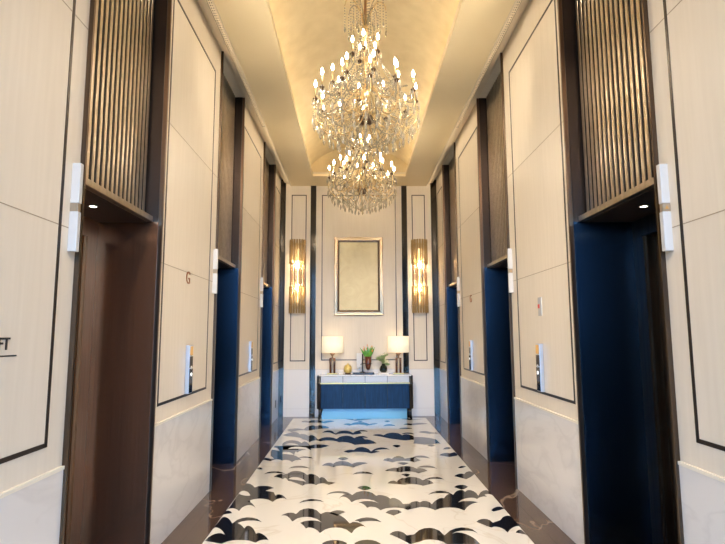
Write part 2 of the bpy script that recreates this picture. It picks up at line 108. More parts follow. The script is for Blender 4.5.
# ------------------------------------------------------------------ materials
def nt(name):
    m = bpy.data.materials.new(name); m.use_nodes = True
    t = m.node_tree; b = t.nodes['Principled BSDF']
    return m, t, b
def mat(name, col, rough=.5, metal=0., coat=0., spec=.5, emit=None, es=0., trans=0., ior=None):
    m, t, b = nt(name)
    b.inputs['Base Color'].default_value = (*col, 1)
    b.inputs['Roughness'].default_value = rough
    b.inputs['Metallic'].default_value = metal
    b.inputs['Coat Weight'].default_value = coat
    b.inputs['Coat Roughness'].default_value = .08
    b.inputs['Specular IOR Level'].default_value = spec
    b.inputs['Transmission Weight'].default_value = trans
    if ior: b.inputs['IOR'].default_value = ior
    if emit:
        b.inputs['Emission Color'].default_value = (*emit, 1)
        b.inputs['Emission Strength'].default_value = es
    return m
def noise_mat(name, c1, c2, scale, stretch=(1,1,1), rough=.4, metal=0., coat=0., lo=.35, hi=.65, detail=6, distort=0., spec=.5, bump=0.):
    m, t, b = nt(name); N = t.nodes.new; L = t.links.new
    tc = N('ShaderNodeTexCoord'); mp = N('ShaderNodeMapping'); no = N('ShaderNodeTexNoise'); r = N('ShaderNodeValToRGB')
    mp.inputs['Scale'].default_value = stretch
    no.inputs['Scale'].default_value = scale; no.inputs['Detail'].default_value = detail; no.inputs['Distortion'].default_value = distort
    r.color_ramp.elements[0].position = lo; r.color_ramp.elements[1].position = hi
    r.color_ramp.elements[0].color = (*c1,1); r.color_ramp.elements[1].color = (*c2,1)
    L(tc.outputs['Object'], mp.inputs['Vector']); L(mp.outputs[0], no.inputs['Vector']); L(no.outputs['Fac'], r.inputs['Fac'])
    L(r.outputs['Color'], b.inputs['Base Color'])
    b.inputs['Roughness'].default_value = rough; b.inputs['Metallic'].default_value = metal
    b.inputs['Coat Weight'].default_value = coat; b.inputs['Coat Roughness'].default_value = .08
    b.inputs['Specular IOR Level'].default_value = spec
    if bump:
        bp = N('ShaderNodeBump'); bp.inputs['Strength'].default_value = bump; bp.inputs['Distance'].default_value = .01
        L(no.outputs['Fac'], bp.inputs['Height']); L(bp.outputs[0], b.inputs['Normal'])
    return m
def vein_mat(name, base, base2, vein, scale, rough, width=.02, stretch=(1,1,1), amount=1., coat=0.):
    m, t, b = nt(name); N = t.nodes.new; L = t.links.new
    tc = N('ShaderNodeTexCoord'); mp = N('ShaderNodeMapping'); mp.inputs['Scale'].default_value = stretch
    n1 = N('ShaderNodeTexNoise'); n1.inputs['Scale'].default_value = scale; n1.inputs['Detail'].default_value = 4; n1.inputs['Distortion'].default_value = .9
    r = N('ShaderNodeValToRGB'); e = r.color_ramp.elements
    e[0].position = .5 - width; e[0].color = (0,0,0,1); e[1].position = .5; e[1].color = (1,1,1,1)
    q = e.new(.5 + width); q.color = (0,0,0,1)
    n2 = N('ShaderNodeTexNoise'); n2.inputs['Scale'].default_value = scale*.6; n2.inputs['Detail'].default_value = 5
    mx = N('ShaderNodeMix'); mx.data_type = 'RGBA'; mx.inputs[6].default_value = (*base,1); mx.inputs[7].default_value = (*base2,1)
    mv = N('ShaderNodeMix'); mv.data_type = 'RGBA'; mv.inputs[7].default_value = (*vein,1)
    mm = N('ShaderNodeMath'); mm.operation = 'MULTIPLY'; mm.inputs[1].default_value = amount
    L(tc.outputs['Object'], mp.inputs['Vector'])
    for n in (n1, n2): L(mp.outputs[0], n.inputs['Vector'])
    L(n1.outputs['Fac'], r.inputs['Fac']); L(n2.outputs['Fac'], mx.inputs[0]); L(mx.outputs[2], mv.inputs[6])
    L(r.outputs['Color'], mm.inputs[0]); L(mm.outputs[0], mv.inputs[0]); L(mv.outputs[2], b.inputs['Base Color'])
    b.inputs['Roughness'].default_value = rough; b.inputs['Coat Weight'].default_value = coat
    return m
def crystal_mat(name, tint, glassy=.35, rough=.02, milky=0., milk=(1,1,1)):
    m, t, b = nt(name); N = t.nodes.new; L = t.links.new
    t.nodes.remove(b); out = [n for n in t.nodes if n.type == 'OUTPUT_MATERIAL'][0]
    tr = N('ShaderNodeBsdfTransparent'); tr.inputs[0].default_value = (*tint,1)
    gl = N('ShaderNodeBsdfGlass'); gl.inputs['Color'].default_value = (*tint,1); gl.inputs['Roughness'].default_value = rough; gl.inputs['IOR'].default_value = 1.5
    go = N('ShaderNodeBsdfGlossy'); go.inputs['Roughness'].default_value = .05; go.inputs['Color'].default_value = (1,.97,.9,1)
    fr = N('ShaderNodeFresnel'); fr.inputs['IOR'].default_value = 1.6
    m1 = N('ShaderNodeMixShader'); m1.inputs[0].default_value = glassy
    m2 = N('ShaderNodeMixShader')
    if milky:
        tl = N('ShaderNodeBsdfTranslucent'); tl.inputs[0].default_value = (*milk,1); df = N('ShaderNodeBsdfDiffuse'); df.inputs[0].default_value = (*milk,1)
        ma = N('ShaderNodeMixShader'); ma.inputs[0].default_value = .5; mb = N('ShaderNodeMixShader'); mb.inputs[0].default_value = milky
        L(tl.outputs[0], ma.inputs[1]); L(df.outputs[0], ma.inputs[2]); L(tr.outputs[0], mb.inputs[1]); L(ma.outputs[0], mb.inputs[2]); L(mb.outputs[0], m1.inputs[1])
    else: L(tr.outputs[0], m1.inputs[1])
    L(gl.outputs[0], m1.inputs[2])
    L(fr.outputs[0], m2.inputs[0]); L(m1.outputs[0], m2.inputs[1]); L(go.outputs[0], m2.inputs[2]); L(m2.outputs[0], out.inputs['Surface'])
    return m

LACQ = noise_mat('cream lacquered timber', (.80,.715,.595), (.835,.75,.63), 5, (6,6,.35), rough=.42, coat=.0, spec=.35)
PLASTER = mat('cream plaster', (.80,.71,.56), .7)
SOFFIT = noise_mat('tan painted ceiling', (.96,.81,.53), (.98,.83,.55), 2, rough=.42, coat=.1)
GOLDLEAF = noise_mat('gold leaf vault', (.70,.58,.35), (.80,.68,.44), 5, (1,1,1), rough=.5, detail=8, lo=.3, hi=.7, bump=.06)
MARBLE = vein_mat('pale veined marble', (.80,.76,.72), (.86,.82,.78), (.62,.58,.55), 1.3, .16, .05, (1,1,2.2), .28, .2)
CAP = mat('cream marble cap', (.93,.86,.72), .25)
SEAM = mat('tan panel seam', (.42,.33,.23), .6)  # tan strip along the panel joints
GROOVE = mat('dark bronze inlay', (.055,.042,.035), .28, .7)
BRONZE = noise_mat('dark bronze metal', (.10,.07,.05), (.15,.105,.07), 30, (1,1,.05), rough=.3, metal=1)
COPPER = noise_mat('brushed copper bronze', (.48,.28,.16), (.58,.35,.21), 30, (8,8,.06), rough=.3, metal=1)
BLACKSTEEL = noise_mat('black steel painted blue reflection', (.032,.051,.075), (.042,.065,.093), 40, (8,8,.05), rough=.25, metal=1)  # blue tint in the base stands in for reflected daylight
for m_ in (BLACKSTEEL,):
    t_ = m_.node_tree; b_ = t_.nodes['Principled BSDF']; b_.inputs['Anisotropic'].default_value = .85
    tg = t_.nodes.new('ShaderNodeTangent'); tg.direction_type = 'RADIAL'; tg.axis = 'Z'
    t_.links.new(tg.outputs[0], b_.inputs['Tangent']); b_.inputs['Anisotropic Rotation'].default_value = ANROT
BROWNSTEEL = noise_mat('brown bronze lift door', (.16,.085,.05), (.22,.12,.075), 30, (8,8,.05), rough=.32, metal=1)
SLAT = noise_mat('antique bronze slat', (.46,.39,.30), (.56,.48,.38), 30, (1,1,.6), rough=.3, metal=1)
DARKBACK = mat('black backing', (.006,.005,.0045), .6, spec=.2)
MIRROR = mat('smoked bronze mirror', (.075,.068,.06), .06, 1.)
INLAYW = vein_mat('cream marble field', (.83,.79,.72), (.86,.82,.75), (.66,.58,.47), 1.2, .07, .012, (1,1,1), .5)
INLAYB = mat('black granite cloud', (.010,.009,.010), .05, spec=.75)
BROWNM = vein_mat('brown veined marble', (.060,.034,.022), (.105,.062,.042), (.55,.42,.30), .7, .07, .005, (1,.6,1), .45)
SILL = mat('dark stone joint', (.03,.02,.015), .2)
BULB = mat('lit candle bulb', (1,.9,.7), .4, emit=(1,.86,.65), es=BULB_E)
COVE2 = mat('lit cornice strip', (1,.9,.7), .5, emit=(1,.80,.54), es=COVE2_E)
COVE = mat('lit cove strip', (1,.9,.7), .5, emit=(1,.78,.50), es=COVE_E)
FILLH = mat('added hall fill light', (1,.95,.85), .4, emit=(1,.86,.62), es=FILLH_E)
FILLC = mat('added corridor fill light', (1,.95,.85), .4, emit=(1,.86,.68), es=FILLC_E)
DOWNS = mat('lit recess spot', (1,.95,.85), .4, emit=(1,.9,.75), es=SPOT_E)
SCONT = mat('lit sconce tube', (1,.9,.7), .4, emit=(1,.78,.46), es=SCON_E*.05)
SCONL = mat('lit sconce lamp', (1,.9,.7), .4, emit=(1,.74,.40), es=SCON_E)
CRYSTAL = crystal_mat('clear crystal', (1,.975,.92), .16, .02, .34, (1,.93,.77))
CRYSTAL2 = crystal_mat('clear glass rod', (.97,.95,.92), .35)
AMBER = crystal_mat('amber glass rod', (1,.88,.62), .04, .08, .55, (1,.70,.33))
ROSE = crystal_mat('pale rose glass rod', (.98,.86,.76), .08, .05, .35, (.95,.68,.48))
GOLD = mat('gilt brass', (.62,.42,.17), .28, 1.)
GILT2 = mat('antique gilt arm', (.62,.46,.24), .3, 1.)
BROWNC = mat('dark bronze cup', (.10,.06,.035), .35, .8)
FIN = noise_mat('bronze edge fin', (.17,.11,.075), (.22,.14,.095), 30, (8,8,.06), rough=.3, metal=1)
DKLINE = mat('black bronze lining', (.05,.036,.03), .3, .8)
BROWNRET = noise_mat('lining with painted warm reflection', (.32,.16,.095), (.40,.21,.125), 30, (8,8,.05), rough=.24, metal=.85)  # warm reflection in the first left recess painted into this brown
PALE = mat('pale stone base', (.83,.80,.77), .3)
WHITEAC = mat('white acrylic', (.64,.63,.61), .25, coat=.1)
STEEL = mat('brushed stainless steel', (.72,.72,.72), .3, 1.)
BLACKGL = mat('black glass', (.012,.012,.014), .06)
AMBERLED = mat('lit amber display', (.3,.15,.04), .4, emit=(1,.55,.15), es=.25)
WHITELED = mat('lit white button', (.9,.9,.9), .4, emit=(1,1,1), es=.5)
RED = mat('red print', (.65,.04,.03), .4)
GREYP = mat('grey print', (.45,.45,.47), .4)
BLACKP = mat('black lettering', (.02,.018,.018), .4)
COPPERL = mat('copper lettering', (.42,.17,.07), .35, .8)
NAVY = noise_mat('navy stained oak', (.002,.015,.05), (.005,.032,.095), 14, (9,9,.35), rough=.32, coat=.03, detail=8, spec=.18)
GLOWPANEL = mat('panel with painted blue glow', (.16,.42,.60), .15, coat=.4)  # blue of the reflected daylight put into the colour
STONETOP = vein_mat('white marble top', (.86,.83,.79), (.90,.87,.83), (.6,.57,.55), 5, .1, .03, (1,1,1), .4)
DRAWER = mat('pearl drawer front', (.60,.58,.56), .35, .1)
BLACKW = mat('black ebonised wood', (.012,.010,.010), .25)
SHADE_M = noise_mat('lit linen shade', (.86,.80,.68), (.93,.87,.76), 60, (1,1,1), rough=.9)
for n in SHADE_M.node_tree.nodes:
    if n.type == 'BSDF_PRINCIPLED':
        n.inputs['Emission Color'].default_value = (1,.80,.50,1); n.inputs['Emission Strength'].default_value = SHADE_E
LEAF = noise_mat('green leaf', (.06,.26,.02), (.18,.46,.05), 20, rough=.4)
LEAF2 = noise_mat('pale green leaf', (.25,.38,.12), (.45,.52,.22), 30, rough=.5)
PETALO = mat('orange petal', (.85,.33,.08), .5)
PETALW = mat('cream petal', (.85,.78,.60), .5)
BROWNV = mat('brown glazed vase', (.13,.035,.018), .12, coat=.5)
YELLOWJ = noise_mat('gold leaf jar', (.72,.50,.10), (.90,.74,.30), 40, rough=.4, metal=.3)
DKGLASS = crystal_mat('dark green glass', (.10,.12,.09), .5)
WHITEB = mat('white paper', (.88,.86,.84), .5)
PARCH = noise_mat('pale gold textured panel', (.86,.75,.47), (.94,.84,.56), 3.2, (1,1,1), rough=.55, distort=2.2, detail=8, bump=.2)
FRAMEM = mat('champagne gilt frame', (.45,.32,.19), .3, 1.)
FRAMED = mat('dark bronze inner frame', (.22,.16,.12), .25, 1.)
HALLW = mat('beige hall wall', (.55,.46,.36), .5)
GLASS = crystal_mat('window glass', (.97,.98,1.0), .0)
ALU = mat('dark aluminium mullion', (.05,.05,.055), .4, .6)
SOCK = mat('dark socket plate', (.05,.045,.04), .4)

# ------------------------------------------------------------------ mesh helpers
def box(bm, x0, x1, y0, y1, z0, z1, mi=0):
    x0,x1 = sorted((x0,x1)); y0,y1 = sorted((y0,y1)); z0,z1 = sorted((z0,z1))
    v = [bm.verts.new(p) for p in ((x0,y0,z0),(x1,y0,z0),(x1,y1,z0),(x0,y1,z0),(x0,y0,z1),(x1,y0,z1),(x1,y1,z1),(x0,y1,z1))]
    for q in ((0,3,2,1),(4,5,6,7),(0,1,5,4),(1,2,6,5),(2,3,7,6),(3,0,4,7)):
        bm.faces.new([v[i] for i in q]).material_index = mi
def bbox(*a, bev=.004, seg=2):
    bm = bmesh.new(); box(bm, *a)
    bmesh.ops.bevel(bm, geom=bm.edges[:], offset=bev, segments=seg, affect='EDGES', profile=.5)
    return bm
def lathe(bm, prof, c=(0,0,0), n=16, smooth=True):
    rings = []
    for r, z in prof:
        if r < 1e-5: rings.append([bm.verts.new((c[0],c[1],c[2]+z))])
        else: rings.append([bm.verts.new((c[0]+r*math.cos(2*PI*k/n), c[1]+r*math.sin(2*PI*k/n), c[2]+z)) for k in range(n)])
    for a, b in zip(rings, rings[1:]):
        for k in range(n):
            k2 = (k+1) % n
            f = [a[0], b[k2], b[k]] if len(a)==1 and len(b)>1 else [a[k], a[k2], b[0]] if len(b)==1 and len(a)>1 else [a[k], a[k2], b[k2], b[k]] if len(a)>1 else None
            if f: bm.faces.new(f).smooth = smooth
    for rg, rev in ((rings[0], True), (rings[-1], False)):
        if len(rg) > 1: bm.faces.new(rg[::-1] if rev else rg)
def tube(bm, pts, r, n=6, caps=True):
    pts = [Vector(p) for p in pts]; rr = r if isinstance(r, (list,tuple)) else [r]*len(pts)
    rings = []; up = None
    for i, p in enumerate(pts):
        d = (pts[min(i+1,len(pts)-1)] - pts[max(i-1,0)]).normalized()
        if up is None: up = d.orthogonal().normalized()
        up = (up - d*up.dot(d)); up = up.normalized() if up.length > 1e-6 else d.orthogonal().normalized()
        s = d.cross(up)
        rings.append([bm.verts.new(p + (up*math.cos(2*PI*k/n) + s*math.sin(2*PI*k/n))*rr[i]) for k in range(n)])
    for a, b in zip(rings, rings[1:]):
        for k in range(n): bm.faces.new((a[k], a[(k+1)%n], b[(k+1)%n], b[k])).smooth = True
    if caps: bm.faces.new(rings[0][::-1]); bm.faces.new(rings[-1])
def drop(bm, p, l, r, n=5):
    x,y,z = p
    lathe(bm, [(0,0),(r*.55,-l*.22),(r,-l*.62),(0,-l)], p, n, smooth=False)
def bead(bm, p, r):
    lathe(bm, [(0,r),(r,0),(0,-r)], p, 5, smooth=False)
def spline(P, n=6):
    P = [Vector(p) for p in P]; out = []
    Q = [P[0]*2-P[1]] + P + [P[-1]*2-P[-2]]
    for i in range(1, len(Q)-2):
        for k in range(n):
            t = k/n; a,b,c,d = Q[i-1],Q[i],Q[i+1],Q[i+2]
            out.append(.5*((2*b)+(c-a)*t+(2*a-5*b+4*c-d)*t*t+(3*b-a-3*c+d)*t**3))
    out.append(P[-1]); return out
def obj(name, bm, m, parent=None, origin=None, fix=True):
    """one mesh object from a mesh given in world coordinates"""
    off = Vector((0,0,0))
    p = parent
    while p is not None: off += p.location; p = p.parent
    base = Vector(origin) - off if origin is not None else Vector((0,0,0))
    bmesh.ops.translate(bm, verts=bm.verts[:], vec=-(off+base))
    if fix: bmesh.ops.recalc_face_normals(bm, faces=bm.faces[:])
    me = bpy.data.meshes.new(name); bm.to_mesh(me); bm.free()
    for k in (m if isinstance(m, (list,tuple)) else [m]): me.materials.append(k)
    o = bpy.data.objects.new(name, me); COL.objects.link(o); o.location = base
    if parent is not None: o.parent = parent
    return o
def tag(o, label, cat, group=None, kind=None):
    o['label'] = label; o['category'] = cat
    if group: o['group'] = group
    if kind: o['kind'] = kind
    return o
def thing(name, loc, label, cat, group=None, kind=None):
    o = bpy.data.objects.new(name, None); COL.objects.link(o); o.location = loc; o.empty_display_size = .1
    return tag(o, label, cat, group, kind)
def dup(root, loc, label, group=None):
    r = root.copy(); COL.objects.link(r); r.location = loc; r['label'] = label
    if group: r['group'] = group
    for ch in list(root.children):
        c = ch.copy(); COL.objects.link(c); c.parent = r
        for g in list(ch.children):
            d = g.copy(); COL.objects.link(d); d.parent = c
    return r
def B(*boxes):
    bm = bmesh.new()
    for b in boxes: box(bm, *b)
    return bm
def text_mesh(name, body, size, m, parent, loc, rot, ext=.002, off=0.):
    cu = bpy.data.curves.new(name, 'FONT'); cu.body = body; cu.size = size; cu.extrude = ext; cu.align_x = 'LEFT'; cu.offset = off
    t = bpy.data.objects.new(name, cu); COL.objects.link(t)
    me = bpy.data.meshes.new_from_object(t.evaluated_get(bpy.context.evaluated_depsgraph_get()))
    bpy.data.objects.remove(t); me.materials.clear(); me.materials.append(m)
    o = bpy.data.objects.new(name, me); COL.objects.link(o); o.rotation_euler = rot
    po = Vector((0,0,0))
    if parent is not None: o.parent = parent; po = parent.location
    o.location = Vector(loc) - po
    return o

# ------------------------------------------------------------------ floor
FL = obj('floor', B((-4.2,4.2,YG,YE+.3,-.12,-.0)), BROWNM)
tag(FL, 'dark brown veined marble floor bordering the cloud patterned inlay', 'floor', kind='structure')
RX, RY0, RY1 = 1.278, -1.0, 10.43
obj('marble_field', B((-RX,RX,RY0,RY1,-.01,.0012)), INLAYW, FL)
def polys(txt): return [[tuple(map(float, p.split(','))) for p in q.split()] for q in txt.split(';')]
BLK = polys(INLAY_BLACK); WHT = polys(INLAY_WHITE)
def rep(P):
    out = list(P)
    for dy in (-4.3,):                     # the same pattern carries on under the viewpoint
        for q in P:
            if max(p[1] for p in q) + dy < 4.2 and min(p[1] for p in q) + dy > RY0 + .02:
                out.append([(-p[0], p[1]+dy) for p in q])
    return out
def inlay(P, z):
    bm = bmesh.new()
    for q in P:
        try: f = bm.faces.new([bm.verts.new((x,y,z)) for x,y in q])
        except ValueError: continue
        f.normal_update()
        if f.normal.z < 0: f.normal_flip()
    bmesh.ops.triangulate(bm, faces=bm.faces[:], ngon_method='EAR_CLIP')
    return bm
obj('black_cloud_inlay', inlay(rep(BLK), .0022), INLAYB, FL, fix=False)
obj('white_cloud_inlay', inlay(rep(WHT), .0032), INLAYW, FL, fix=False)
obj('border_joint', B(*[(s*1.452,s*1.456,RY0,YE,-.01,.0006) for s in (-1,1)], *[(s*RX,s*(RX+.006),RY0,RY1,-.01,.0014) for s in (-1,1)]), SILL, FL)

# ------------------------------------------------------------------ side walls
DOORS = [(2.84,4.05),(5.695,6.90),(8.545,9.755)]
SEG = [(YH,2.84),(4.05,5.695),(6.90,8.545),(9.755,YE)]
GRV = [(.10,2.68),(4.155,5.48),(7.01,8.315),(9.985,10.56)]
GT, GB = 4.455, 1.07
def frame_boxes(axis, c, a0, a1, z0, z1, w, d0, d1):
    """rectangular line: axis 'x' lies on a plane x=c spanning y, 'y' on a plane y=c spanning x"""
    out = []
    for (p0,p1,q0,q1) in ((a0-w/2,a0+w/2,z0-w/2,z1+w/2),(a1-w/2,a1+w/2,z0-w/2,z1+w/2),(a0,a1,z0-w/2,z0+w/2),(a0,a1,z1-w/2,z1+w/2)):
        out.append((c+d0,c+d1,p0,p1,q0,q1) if axis=='x' else (p0,p1,c+d0,c+d1,q0,q1))
    return out
for s, nm in ((-1,'left'),(1,'right')):
    w = obj('wall_'+nm, B(*[(s*W, s*(W+.80), a, b, 0, 5.3) for a,b in SEG]), LACQ)
    tag(w, f'{nm} corridor wall of cream lacquered panels above pale marble', 'wall', kind='structure')
    for (a,b) in SEG:
        obj('wainscot', B((s*W, s*(W-.010), a, b, 0, .918)), MARBLE, w)
        obj('wainscot_cap', B((s*W, s*(W-.015), a, b, .918, .936)), CAP, w)
    for (a,b) in GRV:
        obj('bronze_inlay_line', B(*frame_boxes('x', s*W, a, b, GB, GT, .022, s*.02, -s*.003)), GROOVE, w)
    bs = []
    for (a,b) in SEG:
        for z in (2.165, 3.325): bs.append((s*(W+.02), s*(W-.0012), a, b, z-.0025, z+.0025))
    obj('panel_seam', B(*bs), SEAM, w)

# ------------------------------------------------------------------ end wall
we = obj('wall_end', B((-W-.9, W+.9, YE, YE+.25, 0, 5.3)), LACQ)
tag(we, 'end wall of cream panels with slim bronze mirror strips', 'wall', kind='structure')
for x0,x1 in ((-W,-.985),(-.88,.88),(.985,W)):
    obj('wainscot', B((x0,x1,YE,YE-.006,0,.912)), PALE, we)
obj('wainscot_joint', B((-W,W,YE,YE-.0075,.152,.156),(-W,W,YE,YE-.009,.912,.919)), mat('pale joint', (.62,.58,.54), .4), we)
for x0,x1,zt in ((-W+.002,-1.503,4.79),(-.99,-.878,SOF),(.878,.988,SOF),(1.485,W-.002,4.79)):
    obj('mirror_strip', B((x0,x1,YE+.01,YE-.022,0,zt)), MIRROR, we)
for x0,x1 in ((-1.375,-1.085),(1.10,1.355)):
    obj('bronze_inlay_line', B(*frame_boxes('y', YE, x0, x1, 1.085, 4.463, .018, .02, -.003)), GROOVE, we)
obj('bronze_inlay_line', B(*frame_boxes('y', YE, -.752, .75, 1.10, 4.46, .018, .02, -.003)), GROOVE, we)

# ------------------------------------------------------------------ ceiling
CE = obj('ceiling', B((-1.40,-.905,YH,YE,SOF,SOF+.05),(1.40,.905,YH,YE,SOF,SOF+.05),(-.905,.905,9.98,YE,SOF,SOF+.05),(-.905,.905,YH,.4,SOF,SOF+.05)), SOFFIT)
tag(CE, 'tan ceiling border around the gold barrel vault', 'ceiling', kind='structure')
bm = bmesh.new()
VH, VZ0, VZ1 = .985, 4.90, 5.32
rise = VZ1-VZ0; R = (VH*VH+rise*rise)/(2*rise)
pr = [(-VH,SOF+.05),(-VH,VZ0)]
a0 = math.asin(VH/R)
for k in range(1,24): a = -a0+2*a0*k/24; pr.append((R*math.sin(a), VZ1-R+R*math.cos(a)))
pr += [(VH,VZ0),(VH,SOF+.05)]
Y0,Y1 = .33,10.12
A = [bm.verts.new((x,Y0,z)) for x,z in pr]; Bv = [bm.verts.new((x,Y1,z)) for x,z in pr]
for k in range(len(pr)-1):
    f = bm.faces.new((A[k],A[k+1],Bv[k+1],Bv[k])); f.smooth = 0 < k < len(pr)-2
bm.faces.new(A[::-1]); bm.faces.new(Bv)
obj('gold_vault', bm, GOLDLEAF, CE)
obj('cove_lip', B((-.905,-.92,.4,9.98,SOF+.05,SOF+.085),(.905,.92,.4,9.98,SOF+.05,SOF+.085),(-.905,.905,9.98,9.995,SOF+.05,SOF+.085),(-.905,.905,.385,.4,SOF+.05,SOF+.085)), PLASTER, CE)
for q in ((-.975,-.945,.5,9.9,SOF+.053,SOF+.065),(.945,.975,.5,9.9,SOF+.053,SOF+.065)):
    obj('cove_light_strip', B(q), COVE, CE)
# stepped cornice between wall top and ceiling border
for s, nm in ((-1,'left'),(1,'right')):
    prof = [(W,TOP),(1.565,TOP),(1.56,TOP-.045),(1.535,TOP-.05),(1.53,4.72),(1.475,4.715),(1.475,4.70),(1.415,4.695),(1.415,SOF-.004),(1.392,SOF-.004),(1.392,SOF+.06),(W,SOF+.2)]
    bm = bmesh.new()
    A = [bm.verts.new((s*x,YH,z)) for x,z in prof]; Bv = [bm.verts.new((s*x,YE,z)) for x,z in prof]
    for k in range(len(prof)): bm.faces.new((A[k],A[(k+1)%len(prof)],Bv[(k+1)%len(prof)],Bv[k]))
    bm.faces.new(A[::-1]); bm.faces.new(Bv)
    c = obj('trim_1' if s<0 else 'trim_2', bm, PLASTER)
    tag(c, f'stepped cream cornice along the top of the {nm} wall', 'cornice', kind='structure')
    obj('cove_light_strip', B((s*1.4152,s*1.419,YH,YE,SOF+.006,SOF+.030)), COVE2, c)
    g = thing('ceiling_grille', (s*1.445, 4, 4.69), f'slim perforated air grille in the cornice over the {nm} wall', 'air vent', 'air grilles in the cornice')
    bs = [(s*1.42,s*1.47,YH,7.6,4.690,4.697)]
    obj('backing', B(*bs), DARKBACK, g)
    bm = bmesh.new()
    xs = [s*q for q in (1.418,1.427,1.437,1.446,1.456,1.466)]; ys = []; y = YH
    while y < 7.6: ys += [y, y+.022]; y += .040
    gv = [[bm.verts.new((x,y,4.688)) for y in ys] for x in xs]
    for a in range(len(xs)-1):
        for b in range(len(ys)-1):
            if b % 2 == 1 and a in (1,3): continue
            f = bm.faces.new((gv[a][b],gv[a+1][b],gv[a+1][b+1],gv[a][b+1]))
    r_ = bmesh.ops.extrude_face_region(bm, geom=bm.faces[:]); bmesh.ops.translate(bm, verts=[q for q in r_['geom'] if isinstance(q,bmesh.types.BMVert)], vec=(0,0,.002))
    obj('perforated_plate', bm, PLASTER, g)
bm = B((-4.3,4.3,YG-.3,YE+.3,5.5,5.6))
tag(obj('light_leak_lid', bm, PLASTER), 'unseen lid above the vault, added against light leaks', 'ceiling', kind='structure')  # unseen lid, put in so sky light cannot leak in
for s, nm in ((-1,'left'),(1,'right')):
    tag(obj('trim_3' if s<0 else 'trim_4', B((s*(W+.80), s*(W+.92), YH, YE+.3, 0, 5.5), (s*W,s*(W+.8),YH,YE,5.3,5.5)), PLASTER), f'added light block behind the {nm} lift wall', 'wall', kind='structure')  # unseen outer blocks, added to keep stray sky light out

# ------------------------------------------------------------------ hall behind the viewpoint with its glazed front
tag(obj('wall_hall', B((-4.2,-4.3,YG,YH,0,5.5),(4.2,4.3,YG,YH,0,5.5),(-4.3,-W-.80,YH,YH+.1,0,5.5),(W+.80,4.3,YH,YH+.1,0,5.5)), HALLW), 'beige walls of the entrance hall', 'wall', kind='structure')
tag(obj('ceiling_hall', B((-4.2,4.2,YG,YH,4.95,5.0)), SOFFIT), 'tan ceiling of the entrance hall', 'ceiling', kind='structure')
wn = tag(obj('window_1', B(*[(x-.03,x+.03,YG-.06,YG+.06,0,4.95) for x in (-4.17,-2.8,-1.4,0,1.4,2.8,4.17)], (-4.2,4.2,YG-.06,YG+.06,0,.10),(-4.2,4.2,YG-.06,YG+.06,2.5,2.56),(-4.2,4.2,YG-.06,YG+.06,4.9,5.0)), ALU), 'tall glazed front letting daylight into the entrance hall', 'window', kind='structure')
obj('pane', B((-4.2,4.2,YG-.005,YG+.005,.08,4.92)), GLASS, wn)
for i,(x,y) in enumerate(((-2.2,-2.4),(2.2,-2.4),(0,-2.4),(0,-4.2))):  # lamps added in the unseen hall to brighten the corridor
    d = thing('downlight', (x,y,4.95), ('added fill downlight over the entrance hall, '+('beside the west wall','beside the east wall','at the corridor mouth','in the middle')[i]), 'downlight', 'added fill downlights in the entrance hall')
    bm = bmesh.new(); lathe(bm, [(.09,0),(.09,-.012),(.075,-.012),(.075,0)], (x,y,4.95), 20); obj('ring', bm, STEEL, d)
    bm = bmesh.new(); lathe(bm, [(.074,-.004),(.074,-.008)], (x,y,4.95), 20); obj('lens', bm, FILLH, d)

for s in (-1,1):  # spots added above the view to even out walls and floor
    for y,q in ((.4,'by the corridor mouth'),(2.1,'above the near lift sign panel'),(3.8,'above the first lift doorway')):
        d = thing('downlight', (s*1.15,y,SOF), f'added fill downlight in the {"left" if s<0 else "right"} ceiling border, {q}', 'downlight', 'added fill downlights in the ceiling border')
        bm = bmesh.new(); lathe(bm, [(.075,0),(.075,-.010),(.062,-.010),(.062,0)], (s*1.15,y,SOF), 20); obj('ring', bm, STEEL, d)
        bm = bmesh.new(); lathe(bm, [(.061,-.003),(.061,-.006)], (s*1.15,y,SOF), 20); obj('lens', bm, FILLC, d)
        sl = bpy.data.lights.new('lamp','SPOT'); sl.energy = SPOT_W; sl.color = (1,.84,.63); sl.spot_size = math.radians(SPOT_A); sl.spot_blend = .9; sl.shadow_soft_size = .06
        so_ = bpy.data.objects.new('lamp', sl); COL.objects.link(so_); so_.parent = d; so_.location = (0,0,-.015)
        aim = Vector({.4:(-s*.9,4.6,.6), 2.1:(-s*.7,6.8,.5), 3.8:(-s*.25,10.5,1.9)}[y]) - Vector((s*1.15,y,SOF))
        so_.rotation_euler = aim.to_track_quat('-Z','Y').to_euler()

